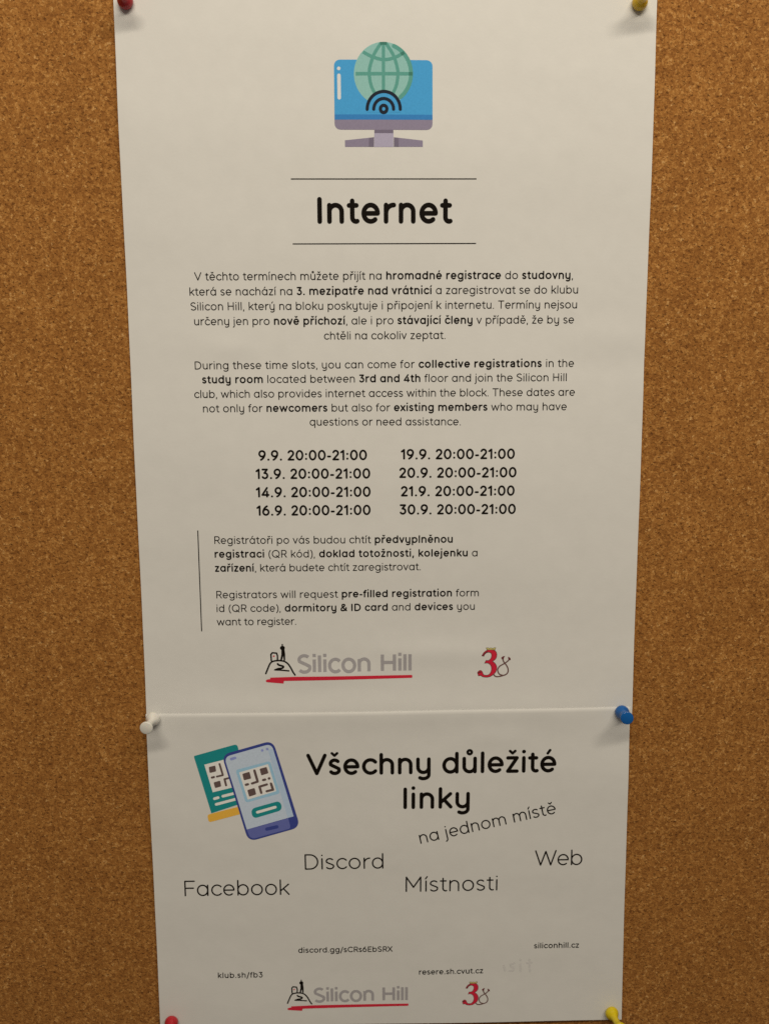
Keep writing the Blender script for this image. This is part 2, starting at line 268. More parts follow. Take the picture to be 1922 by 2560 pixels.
["lower","phone_icon","phone_body",3,"phone_navy","P",[[-71.96,-242.04],[-72.12,-240.99],[-72.04,-239.98],[-71.7,-239.07],[-71.12,-238.31],[-70.33,-237.72],[-69.37,-237.34],[-54.19,-232.94],[-53.18,-232.76],[-52.22,-232.84],[-51.34,-233.18],[-50.61,-233.78],[-50.05,-234.61],[-49.67,-235.6],[-40.72,-268.21],[-40.53,-269.28],[-40.59,-270.3],[-40.92,-271.23],[-41.5,-272.0],[-42.29,-272.6],[-43.25,-273.0],[-58.95,-277.56],[-59.98,-277.74],[-60.96,-277.66],[-61.84,-277.3],[-62.58,-276.67],[-63.14,-275.82],[-63.51,-274.8]]],
["lower","phone_icon","phone_display",4,"phone_screen","P",[[-71.15,-242.04],[-71.27,-241.28],[-71.21,-240.55],[-70.97,-239.89],[-70.55,-239.34],[-69.98,-238.92],[-69.29,-238.64],[-53.82,-234.14],[-53.1,-234.01],[-52.41,-234.06],[-51.78,-234.31],[-51.26,-234.74],[-50.86,-235.34],[-50.6,-236.06],[-42.5,-266.93],[-63.08,-272.87]]],
["lower","phone_icon","phone_display",4.3,"phone_shade","P",[[-52.88,-236.25],[-50.77,-235.81],[-42.73,-266.77],[-45.11,-267.62]]],
["lower","phone_icon","phone_body",4.2,"phone_violet","P",[[-63.08,-272.93],[-44.87,-267.72],[-44.13,-271.33],[-44.1,-271.68],[-44.14,-272.01],[-44.26,-272.31],[-44.46,-272.56],[-44.72,-272.75],[-45.03,-272.88],[-59.36,-276.94],[-60.01,-277.06],[-60.65,-277.0],[-61.23,-276.77],[-61.73,-276.38],[-62.11,-275.85],[-62.38,-275.2]]],
["lower","phone_icon","phone_body",5,"phone_navy","S",[[-54.31,-272.78],[-49.98,-271.75]],1.593,0],
["lower","phone_icon","phone_display",5,"phone_detail","S",[[-68.84,-240.31],[-67.2,-239.83]],1.222,0],
["lower","phone_icon","phone_display",5,"phone_detail","P",[[-54.78,-236.48],[-54.81,-236.25],[-54.94,-236.05],[-55.12,-235.91],[-55.34,-235.86],[-55.57,-235.91],[-55.76,-236.04],[-55.89,-236.24],[-55.94,-236.47],[-55.91,-236.71],[-55.78,-236.91],[-55.6,-237.05],[-55.38,-237.1],[-55.15,-237.05],[-54.96,-236.92],[-54.83,-236.72]]],
["lower","phone_icon","phone_display",5,"phone_detail","P",[[-52.61,-235.88],[-52.65,-235.65],[-52.77,-235.45],[-52.95,-235.31],[-53.17,-235.26],[-53.4,-235.31],[-53.59,-235.44],[-53.72,-235.64],[-53.77,-235.88],[-53.73,-236.11],[-53.61,-236.31],[-53.43,-236.45],[-53.21,-236.5],[-52.98,-236.45],[-52.79,-236.32],[-52.66,-236.12]]],
["lower","phone_icon","scan_panel",5,"frame_blue","P",[[-66.84,-246.52],[-66.89,-246.18],[-66.87,-245.86],[-66.76,-245.57],[-66.57,-245.33],[-66.31,-245.15],[-66.01,-245.04],[-53.23,-241.66],[-52.9,-241.61],[-52.59,-241.64],[-52.31,-241.76],[-52.08,-241.96],[-51.9,-242.23],[-51.78,-242.55],[-48.47,-255.11],[-48.41,-255.45],[-48.43,-255.78],[-48.54,-256.07],[-48.73,-256.31],[-48.98,-256.5],[-49.29,-256.62],[-62.08,-260.12],[-62.41,-260.17],[-62.72,-260.14],[-63.0,-260.03],[-63.24,-259.83],[-63.42,-259.56],[-63.53,-259.24]]],
["lower","phone_icon","scan_panel",6,"panel_white","P",[[-65.67,-246.5],[-53.01,-242.78],[-49.77,-255.23],[-62.3,-259.02]]],
["lower","phone_icon","scan_panel",7,"block_brown","P",[[-64.2,-247.56],[-64.2,-247.32],[-64.09,-247.13],[-63.89,-247.01],[-61.53,-246.3],[-61.31,-246.28],[-61.14,-246.39],[-61.05,-246.6],[-60.58,-248.93],[-60.59,-249.16],[-60.7,-249.35],[-60.9,-249.45],[-63.28,-250.05],[-63.5,-250.05],[-63.67,-249.94],[-63.77,-249.73]]],
["lower","phone_icon","scan_panel",7,"block_brown","P",[[-56.68,-245.31],[-56.68,-245.07],[-56.57,-244.88],[-56.38,-244.78],[-54.08,-244.15],[-53.86,-244.14],[-53.68,-244.25],[-53.57,-244.46],[-53.03,-246.52],[-53.02,-246.76],[-53.12,-246.95],[-53.31,-247.07],[-55.68,-247.86],[-55.9,-247.88],[-56.07,-247.78],[-56.17,-247.57]]],
["lower","phone_icon","scan_panel",7,"block_brown","P",[[-62.25,-255.03],[-62.26,-254.79],[-62.15,-254.6],[-61.95,-254.49],[-59.56,-253.77],[-59.34,-253.76],[-59.17,-253.86],[-59.07,-254.07],[-58.6,-256.25],[-58.6,-256.49],[-58.71,-256.68],[-58.91,-256.8],[-61.23,-257.59],[-61.45,-257.61],[-61.62,-257.5],[-61.72,-257.3]]],
["lower","phone_icon","scan_panel",7,"block_brown","S",[[-58.99,-245.7],[-57.76,-250.68]],1.11,0],
["lower","phone_icon","scan_panel",7,"block_brown","S",[[-57.76,-250.78],[-60.22,-251.62]],1.055,0],
["lower","phone_icon","scan_panel",7,"block_brown","S",[[-62.87,-252.18],[-61.98,-251.97]],1.11,0],
["lower","phone_icon","scan_panel",7,"block_brown","S",[[-55.31,-250.09],[-54.49,-249.88]],1.11,0],
["lower","phone_icon","scan_panel",7,"block_brown","S",[[-52.81,-249.39],[-52.66,-249.33]],1.168,0],
["lower","phone_icon","scan_panel",7,"block_brown","S",[[-56.3,-255.98],[-57.01,-253.11]],1.055,0],
["lower","phone_icon","scan_panel",7,"block_brown","S",[[-57.01,-253.11],[-53.79,-252.12]],1.051,0],
["lower","phone_icon","scan_panel",7,"block_brown","S",[[-51.99,-251.76],[-51.19,-254.57]],1.113,0],
["lower","phone_icon","scan_panel",7,"block_brown","S",[[-51.19,-254.57],[-53.93,-255.26]],1.055,0],
["lower","phone_icon","button",5,"card_green","P",[[-60.74,-265.45],[-60.79,-264.84],[-60.71,-264.26],[-60.49,-263.74],[-60.14,-263.31],[-59.68,-262.97],[-59.13,-262.75],[-50.16,-260.2],[-49.59,-260.1],[-49.06,-260.15],[-48.59,-260.35],[-48.2,-260.7],[-47.92,-261.18],[-47.74,-261.75],[-47.72,-261.87],[-47.66,-262.47],[-47.73,-263.06],[-47.94,-263.58],[-48.29,-264.03],[-48.74,-264.37],[-49.28,-264.6],[-58.3,-267.34],[-58.86,-267.45],[-59.39,-267.4],[-59.86,-267.21],[-60.23,-266.86],[-60.51,-266.38],[-60.68,-265.81]]],
["lower","phone_icon","button",6,"line_white","S",[[-58.23,-264.91],[-50.41,-262.63]],1.235,0],
["upper","club_logo","hill_drawing",0,"ink","S",[[-53.06,-202.46],[-52.82,-201.87],[-52.58,-201.28],[-52.34,-200.7],[-52.1,-200.15],[-51.89,-199.63],[-51.68,-199.12],[-51.47,-198.66],[-51.24,-198.25],[-51.01,-197.92],[-50.77,-197.64],[-50.48,-197.4],[-50.11,-197.2],[-49.6,-197.04],[-48.99,-196.91],[-48.34,-196.83],[-47.71,-196.79],[-47.08,-196.8],[-46.43,-196.86],[-45.81,-196.96],[-45.25,-197.1],[-44.78,-197.3],[-44.36,-197.55],[-43.99,-197.84],[-43.63,-198.17],[-43.29,-198.55],[-42.99,-198.97],[-42.7,-199.43],[-42.42,-199.89],[-42.16,-200.38],[-41.9,-200.91],[-41.66,-201.41],[-41.43,-201.86],[-41.2,-202.22],[-40.99,-202.53],[-40.79,-202.81],[-40.58,-203.11]],0.699,0],
["upper","club_logo","hill_drawing",0,"ink","S",[[-47.91,-198.27],[-47.8,-198.4],[-47.7,-198.52],[-47.57,-198.65],[-47.34,-198.78],[-46.93,-198.92],[-46.38,-199.06],[-45.86,-199.21],[-45.54,-199.38],[-45.48,-199.56],[-45.56,-199.77],[-45.77,-199.97],[-46.05,-200.13],[-46.44,-200.23],[-46.93,-200.3],[-47.47,-200.35],[-47.99,-200.41]],0.822,0],
["upper","club_logo","hill_drawing",0.3,"ink","S",[[-47.7,-200.38],[-48.14,-200.5],[-48.63,-200.62],[-49.01,-200.74],[-49.11,-200.83],[-48.86,-200.88],[-48.37,-200.9],[-47.7,-200.92],[-46.97,-200.96],[-46.14,-201.03],[-45.18,-201.12],[-44.17,-201.22],[-43.19,-201.31]],0.617,0],
["upper","club_logo","hill_drawing",0.5,"ink","S",[[-50.59,-196.78],[-50.69,-194.03],[-50.1,-193.35],[-48.3,-193.53],[-47.91,-194.68],[-47.96,-196.67]],0.658,0],
["upper","club_logo","hill_drawing",0.5,"ink","S",[[-45.75,-189.75],[-45.78,-191.19]],0.574,0],
["upper","club_logo","hill_drawing",0.7,"ink","P",[[-44.67,-191.28],[-44.75,-190.92],[-44.97,-190.62],[-45.31,-190.41],[-45.72,-190.34],[-46.13,-190.41],[-46.48,-190.61],[-46.72,-190.91],[-46.81,-191.26],[-46.73,-191.62],[-46.51,-191.92],[-46.17,-192.12],[-45.76,-192.2],[-45.35,-192.13],[-45.0,-191.93],[-44.76,-191.63]]],
["upper","club_logo","hill_drawing",1.0,"ink","P",[[-46.24,-191.73],[-44.89,-191.74],[-44.61,-194.06],[-44.67,-196.77],[-45.33,-196.76],[-45.49,-194.82],[-46.07,-196.76],[-46.81,-196.76],[-46.25,-194.05]]],
["upper","club_logo","hill_drawing",0.8,"logo_red","P",[[-49.11,-194.88],[-49.15,-194.69],[-49.28,-194.55],[-49.47,-194.5],[-49.65,-194.55],[-49.79,-194.69],[-49.85,-194.88],[-49.8,-195.07],[-49.67,-195.21],[-49.48,-195.26],[-49.3,-195.21],[-49.16,-195.07]]],
["upper","club_logo","underline",0,"logo_red","P",[[-51.24,-204.24],[-40.84,-203.91],[9.33,-203.68],[9.53,-204.36],[9.32,-204.95],[-45.33,-205.73],[-45.61,-206.89],[-52.77,-206.27],[-53.25,-205.68],[-52.58,-205.08],[-51.17,-204.83]]],
["lower","club_logo","hill_drawing",0,"ink","S",[[-47.13,-356.53],[-46.92,-356.02],[-46.71,-355.5],[-46.5,-355.0],[-46.3,-354.52],[-46.11,-354.06],[-45.93,-353.62],[-45.75,-353.22],[-45.54,-352.87],[-45.34,-352.57],[-45.13,-352.33],[-44.88,-352.12],[-44.55,-351.95],[-44.11,-351.81],[-43.58,-351.7],[-43.02,-351.62],[-42.46,-351.59],[-41.91,-351.6],[-41.35,-351.64],[-40.81,-351.73],[-40.32,-351.86],[-39.9,-352.03],[-39.54,-352.25],[-39.21,-352.5],[-38.9,-352.79],[-38.61,-353.12],[-38.34,-353.49],[-38.09,-353.89],[-37.85,-354.29],[-37.62,-354.72],[-37.4,-355.18],[-37.18,-355.62],[-36.98,-356.01],[-36.79,-356.32],[-36.6,-356.59],[-36.42,-356.84],[-36.24,-357.1]],0.609,0],
["lower","club_logo","hill_drawing",0,"ink","S",[[-42.64,-352.88],[-42.54,-352.99],[-42.46,-353.1],[-42.34,-353.21],[-42.14,-353.32],[-41.78,-353.44],[-41.3,-353.57],[-40.85,-353.7],[-40.57,-353.84],[-40.51,-354.01],[-40.59,-354.19],[-40.77,-354.36],[-41.01,-354.5],[-41.35,-354.59],[-41.78,-354.65],[-42.26,-354.7],[-42.71,-354.75]],0.718,0],
["lower","club_logo","hill_drawing",0.3,"ink","S",[[-42.46,-354.71],[-42.84,-354.82],[-43.26,-354.93],[-43.59,-355.03],[-43.68,-355.11],[-43.47,-355.16],[-43.03,-355.18],[-42.46,-355.19],[-41.82,-355.23],[-41.09,-355.29],[-40.26,-355.37],[-39.38,-355.45],[-38.52,-355.53]],0.539,0],
["lower","club_logo","hill_drawing",0.5,"ink","S",[[-44.97,-351.58],[-45.06,-349.18],[-44.55,-348.59],[-42.97,-348.75],[-42.64,-349.74],[-42.68,-351.48]],0.573,0],
["lower","club_logo","hill_drawing",0.5,"ink","S",[[-40.75,-345.45],[-40.78,-346.7]],0.501,0],
["lower","club_logo","hill_drawing",0.7,"ink","P",[[-39.82,-346.78],[-39.88,-346.47],[-40.08,-346.2],[-40.37,-346.02],[-40.73,-345.96],[-41.09,-346.02],[-41.39,-346.19],[-41.6,-346.46],[-41.68,-346.76],[-41.61,-347.08],[-41.42,-347.34],[-41.12,-347.52],[-40.76,-347.58],[-40.41,-347.52],[-40.1,-347.35],[-39.89,-347.09]]],
["lower","club_logo","hill_drawing",1.0,"ink","P",[[-41.18,-347.17],[-40.0,-347.18],[-39.76,-349.21],[-39.81,-351.57],[-40.38,-351.56],[-40.53,-349.87],[-41.03,-351.56],[-41.67,-351.56],[-41.19,-349.2]]],
["lower","club_logo","hill_drawing",0.8,"logo_red","P",[[-43.68,-349.92],[-43.72,-349.76],[-43.84,-349.63],[-44.0,-349.59],[-44.16,-349.63],[-44.28,-349.75],[-44.33,-349.92],[-44.29,-350.09],[-44.17,-350.21],[-44.01,-350.25],[-43.85,-350.21],[-43.73,-350.09]]],
["lower","club_logo","underline",0,"logo_red","P",[[-45.54,-358.08],[-36.47,-357.8],[7.3,-357.59],[7.48,-358.18],[7.3,-358.7],[-40.39,-359.39],[-40.63,-360.39],[-46.88,-359.86],[-47.3,-359.34],[-46.71,-358.82],[-45.48,-358.6]]],
["upper","number_emblem","figure_three",0,"emblem_red","P",[[39.23,-195.57],[39.36,-195.35],[39.48,-195.12],[39.6,-194.88],[39.73,-194.66],[39.87,-194.44],[40.02,-194.25],[40.2,-194.06],[40.4,-193.87],[40.61,-193.7],[40.83,-193.54],[41.05,-193.4],[41.26,-193.28],[41.46,-193.18],[41.66,-193.1],[41.86,-193.05],[42.06,-193.0],[42.27,-192.97],[42.49,-192.95],[42.73,-192.95],[42.99,-192.96],[43.26,-192.98],[43.52,-193.01],[43.76,-193.06],[43.98,-193.1],[44.18,-193.15],[44.37,-193.21],[44.54,-193.27],[44.7,-193.34],[44.84,-193.44],[44.98,-193.56],[45.11,-193.71],[45.23,-193.88],[45.33,-194.07],[45.42,-194.27],[45.5,-194.49],[45.55,-194.71],[45.58,-194.95],[45.59,-195.21],[45.59,-195.48],[45.57,-195.75],[45.53,-196.01],[45.48,-196.24],[45.42,-196.44],[45.34,-196.62],[45.26,-196.79],[45.15,-196.95],[45.03,-197.1],[44.9,-197.26],[44.74,-197.41],[44.57,-197.56],[44.38,-197.71],[44.18,-197.85],[43.98,-198.0],[43.79,-198.14],[43.96,-198.27],[44.14,-198.39],[44.31,-198.51],[44.48,-198.64],[44.65,-198.77],[44.8,-198.93],[44.94,-199.1],[45.07,-199.28],[45.2,-199.48],[45.31,-199.69],[45.41,-199.89],[45.49,-200.09],[45.55,-200.28],[45.6,-200.47],[45.62,-200.66],[45.64,-200.85],[45.64,-201.04],[45.63,-201.24],[45.61,-201.45],[45.58,-201.67],[45.54,-201.89],[45.49,-202.11],[45.43,-202.32],[45.36,-202.51],[45.28,-202.68],[45.2,-202.84],[45.11,-202.99],[45.01,-203.12],[44.9,-203.26],[44.78,-203.4],[44.65,-203.54],[44.51,-203.68],[44.36,-203.82],[44.2,-203.96],[44.03,-204.09],[43.86,-204.22],[43.67,-204.35],[43.48,-204.47],[43.27,-204.6],[43.06,-204.72],[42.84,-204.82],[42.62,-204.91],[42.38,-204.97],[42.14,-205.03],[41.88,-205.07],[41.62,-205.1],[41.37,-205.11],[41.13,-205.12],[40.89,-205.11],[40.65,-205.09],[40.41,-205.06],[40.18,-205.02],[39.97,-204.96],[39.76,-204.9],[39.57,-204.82],[39.4,-204.72],[39.24,-204.62],[39.08,-204.5],[38.92,-204.39],[38.76,-204.29],[37.83,-204.47],[37.64,-203.7],[37.39,-203.06],[37.51,-202.91],[37.63,-202.76],[37.75,-202.6],[37.87,-202.46],[38.0,-202.33],[38.13,-202.24],[38.27,-202.18],[38.42,-202.14],[38.58,-202.12],[38.73,-202.12],[38.87,-202.15],[38.99,-202.19],[39.1,-202.25],[39.19,-202.33],[39.27,-202.44],[39.35,-202.56],[39.42,-202.69],[39.5,-202.83],[39.57,-202.99],[39.63,-203.17],[39.7,-203.36],[39.77,-203.55],[39.84,-203.72],[39.94,-203.85],[40.05,-203.96],[40.16,-204.04],[40.29,-204.11],[40.42,-204.16],[40.58,-204.2],[40.75,-204.22],[40.95,-204.24],[41.18,-204.24],[41.43,-204.23],[41.68,-204.2],[41.91,-204.15],[42.12,-204.07],[42.29,-203.96],[42.46,-203.83],[42.6,-203.67],[42.74,-203.49],[42.87,-203.31],[42.98,-203.12],[43.08,-202.93],[43.17,-202.72],[43.25,-202.51],[43.31,-202.29],[43.37,-202.07],[43.4,-201.85],[43.42,-201.64],[43.43,-201.42],[43.42,-201.2],[43.4,-200.98],[43.37,-200.77],[43.33,-200.57],[43.27,-200.38],[43.21,-200.2],[43.13,-200.02],[43.04,-199.85],[42.94,-199.69],[42.82,-199.54],[42.68,-199.4],[42.52,-199.28],[42.35,-199.16],[42.17,-199.05],[41.99,-198.94],[41.82,-198.82],[40.45,-198.87],[40.99,-197.72],[42.17,-197.73],[42.32,-197.59],[42.48,-197.45],[42.63,-197.31],[42.78,-197.17],[42.92,-197.02],[43.03,-196.85],[43.13,-196.65],[43.22,-196.44],[43.29,-196.22],[43.35,-195.99],[43.39,-195.77],[43.41,-195.57],[43.41,-195.38],[43.39,-195.19],[43.35,-195.01],[43.29,-194.84],[43.22,-194.68],[43.13,-194.55],[43.02,-194.43],[42.89,-194.33],[42.74,-194.24],[42.59,-194.17],[42.42,-194.12],[42.26,-194.09],[42.08,-194.08],[41.89,-194.1],[41.69,-194.14],[41.49,-194.19],[41.31,-194.25],[41.14,-194.33],[40.99,-194.41],[40.85,-194.52],[40.73,-194.64],[40.61,-194.76],[40.5,-194.89],[40.4,-195.01],[40.32,-195.14],[40.25,-195.26],[40.2,-195.39],[40.15,-195.52],[40.1,-195.65],[40.04,-195.78]]],
["upper","number_emblem","figure_three",1,"emblem_dark","S",[[39.23,-195.57],[39.36,-195.35],[39.48,-195.12],[39.6,-194.88],[39.73,-194.66],[39.87,-194.44],[40.02,-194.25],[40.2,-194.06],[40.4,-193.87],[40.61,-193.7],[40.83,-193.54],[41.05,-193.4],[41.26,-193.28],[41.46,-193.18],[41.66,-193.1],[41.86,-193.05],[42.06,-193.0],[42.27,-192.97],[42.49,-192.95],[42.73,-192.95],[42.99,-192.96],[43.26,-192.98],[43.52,-193.01],[43.76,-193.06],[43.98,-193.1],[44.18,-193.15],[44.37,-193.21],[44.54,-193.27],[44.7,-193.34],[44.84,-193.44],[44.98,-193.56],[45.11,-193.71],[45.23,-193.88],[45.33,-194.07],[45.42,-194.27],[45.5,-194.49],[45.55,-194.71],[45.58,-194.95],[45.59,-195.21],[45.59,-195.48],[45.57,-195.75],[45.53,-196.01],[45.48,-196.24],[45.42,-196.44],[45.34,-196.62],[45.26,-196.79],[45.15,-196.95],[45.03,-197.1],[44.9,-197.26],[44.74,-197.41],[44.57,-197.56],[44.38,-197.71],[44.18,-197.85],[43.98,-198.0],[43.79,-198.14],[43.96,-198.27],[44.14,-198.39],[44.31,-198.51],[44.48,-198.64],[44.65,-198.77],[44.8,-198.93],[44.94,-199.1],[45.07,-199.28],[45.2,-199.48],[45.31,-199.69],[45.41,-199.89],[45.49,-200.09],[45.55,-200.28],[45.6,-200.47],[45.62,-200.66],[45.64,-200.85],[45.64,-201.04],[45.63,-201.24],[45.61,-201.45],[45.58,-201.67],[45.54,-201.89],[45.49,-202.11],[45.43,-202.32],[45.36,-202.51],[45.28,-202.68],[45.2,-202.84],[45.11,-202.99],[45.01,-203.12],[44.9,-203.26],[44.78,-203.4],[44.65,-203.54],[44.51,-203.68],[44.36,-203.82],[44.2,-203.96],[44.03,-204.09],[43.86,-204.22],[43.67,-204.35],[43.48,-204.47],[43.27,-204.6],[43.06,-204.72],[42.84,-204.82],[42.62,-204.91],[42.38,-204.97],[42.14,-205.03],[41.88,-205.07],[41.62,-205.1],[41.37,-205.11],[41.13,-205.12],[40.89,-205.11],[40.65,-205.09],[40.41,-205.06],[40.18,-205.02],[39.97,-204.96],[39.76,-204.9],[39.57,-204.82],[39.4,-204.72],[39.24,-204.62],[39.08,-204.5],[38.92,-204.39],[38.76,-204.29],[37.83,-204.47],[37.64,-203.7],[37.39,-203.06],[37.51,-202.91],[37.63,-202.76],[37.75,-202.6],[37.87,-202.46],[38.0,-202.33],[38.13,-202.24],[38.27,-202.18],[38.42,-202.14],[38.58,-202.12],[38.73,-202.12],[38.87,-202.15],[38.99,-202.19],[39.1,-202.25],[39.19,-202.33],[39.27,-202.44],[39.35,-202.56],[39.42,-202.69],[39.5,-202.83],[39.57,-202.99],[39.63,-203.17],[39.7,-203.36],[39.77,-203.55],[39.84,-203.72],[39.94,-203.85],[40.05,-203.96],[40.16,-204.04],[40.29,-204.11],[40.42,-204.16],[40.58,-204.2],[40.75,-204.22],[40.95,-204.24],[41.18,-204.24],[41.43,-204.23],[41.68,-204.2],[41.91,-204.15],[42.12,-204.07],[42.29,-203.96],[42.46,-203.83],[42.6,-203.67],[42.74,-203.49],[42.87,-203.31],[42.98,-203.12],[43.08,-202.93],[43.17,-202.72],[43.25,-202.51],[43.31,-202.29],[43.37,-202.07],[43.4,-201.85],[43.42,-201.64],[43.43,-201.42],[43.42,-201.2],[43.4,-200.98],[43.37,-200.77],[43.33,-200.57],[43.27,-200.38],[43.21,-200.2],[43.13,-200.02],[43.04,-199.85],[42.94,-199.69],[42.82,-199.54],[42.68,-199.4],[42.52,-199.28],[42.35,-199.16],[42.17,-199.05],[41.99,-198.94],[41.82,-198.82],[40.45,-198.87],[40.99,-197.72],[42.17,-197.73],[42.32,-197.59],[42.48,-197.45],[42.63,-197.31],[42.78,-197.17],[42.92,-197.02],[43.03,-196.85],[43.13,-196.65],[43.22,-196.44],[43.29,-196.22],[43.35,-195.99],[43.39,-195.77],[43.41,-195.57],[43.41,-195.38],[43.39,-195.19],[43.35,-195.01],[43.29,-194.84],[43.22,-194.68],[43.13,-194.55],[43.02,-194.43],[42.89,-194.33],[42.74,-194.24],[42.59,-194.17],[42.42,-194.12],[42.26,-194.09],[42.08,-194.08],[41.89,-194.1],[41.69,-194.14],[41.49,-194.19],[41.31,-194.25],[41.14,-194.33],[40.99,-194.41],[40.85,-194.52],[40.73,-194.64],[40.61,-194.76],[40.5,-194.89],[40.4,-195.01],[40.32,-195.14],[40.25,-195.26],[40.2,-195.39],[40.15,-195.52],[40.1,-195.65],[40.04,-195.78],[39.23,-195.57]],0.248,0],
["upper","number_emblem","figure_three",1.5,"emblem_dark","S",[[39.67,-195.64],[40.34,-194.63],[41.51,-193.76]],0.422,0],
["upper","number_emblem","figure_three",1.5,"emblem_dark","S",[[37.95,-203.07],[38.75,-202.82]],0.62,0],
["upper","number_emblem","figure_eight",2,"emblem_brown","S",[[44.35,-203.97],[44.47,-204.1],[44.58,-204.25],[44.7,-204.39],[44.82,-204.53],[44.95,-204.65],[45.1,-204.74],[45.27,-204.81],[45.45,-204.86],[45.65,-204.89],[45.86,-204.9],[46.09,-204.9],[46.35,-204.88],[46.64,-204.85],[46.97,-204.79],[47.33,-204.72],[47.68,-204.63],[48.02,-204.55],[48.33,-204.46],[48.62,-204.37],[48.89,-204.28],[49.16,-204.19],[49.4,-204.09],[49.62,-203.97],[49.82,-203.84],[49.99,-203.68],[50.14,-203.5],[50.27,-203.32],[50.38,-203.12],[50.47,-202.91],[50.53,-202.7],[50.57,-202.48],[50.58,-202.25],[50.57,-202.01],[50.54,-201.77],[50.5,-201.53],[50.44,-201.29],[50.37,-201.06],[50.27,-200.82],[50.16,-200.58],[50.04,-200.34],[49.91,-200.11],[49.78,-199.88],[49.62,-199.66],[49.45,-199.44],[49.26,-199.22],[49.08,-199.01],[48.91,-198.8],[48.77,-198.59],[48.65,-198.38],[48.55,-198.18],[48.46,-197.98],[48.39,-197.78],[48.32,-197.6],[48.25,-197.43],[48.2,-197.28],[48.15,-197.15],[48.11,-197.02],[48.07,-196.9],[48.03,-196.78],[47.99,-196.66]],0.546,0],
["upper","number_emblem","figure_eight",2.5,"emblem_brown","S",[[48.33,-204.39],[48.07,-204.3],[47.8,-204.22],[47.53,-204.14],[47.27,-204.05],[47.04,-203.94],[46.84,-203.81],[46.67,-203.63],[46.52,-203.42],[46.4,-203.19],[46.29,-202.96],[46.21,-202.73],[46.14,-202.52],[46.09,-202.34],[46.06,-202.17],[46.04,-202.01],[46.05,-201.84],[46.08,-201.68],[46.13,-201.5],[46.21,-201.31],[46.31,-201.1],[46.43,-200.89],[46.57,-200.69],[46.74,-200.48],[46.92,-200.3],[47.15,-200.12],[47.4,-199.97],[47.68,-199.81],[47.97,-199.66],[48.26,-199.51],[48.53,-199.35],[48.79,-199.19],[49.05,-199.02],[49.31,-198.85],[49.56,-198.68],[49.8,-198.51],[50.01,-198.35],[50.19,-198.19],[50.36,-198.04],[50.51,-197.88],[50.64,-197.74],[50.76,-197.6],[50.86,-197.47],[50.94,-197.34],[50.99,-197.23],[51.03,-197.13],[51.06,-197.03],[51.09,-196.93],[51.13,-196.83]],0.525,0],
["upper","number_emblem","figure_eight",3,"emblem_dark","P",[[47.5,-196.53],[48.17,-195.96],[49.16,-195.81],[48.64,-196.67],[48.56,-197.44],[47.75,-197.1]]],
["upper","number_emblem","figure_eight",3,"emblem_dark","P",[[50.45,-196.09],[51.45,-196.71],[51.63,-197.6],[50.8,-197.66],[50.55,-197.08]]],
["upper","number_emblem","crown",2,"emblem_gold","P",[[41.07,-192.09],[42.0,-192.15],[42.37,-192.51],[42.86,-192.14],[43.3,-192.21],[43.86,-192.53],[44.35,-192.14],[45.19,-192.15],[44.79,-193.05],[41.38,-193.0]]],
["upper","number_emblem","crown",3,"emblem_olive","S",[[41.1,-192.14],[42.0,-192.15],[42.37,-192.49],[42.86,-192.17],[43.3,-192.22],[43.86,-192.51],[44.35,-192.16],[45.12,-192.17],[44.77,-192.99],[41.4,-192.94],[41.1,-192.14]],0.223,0],
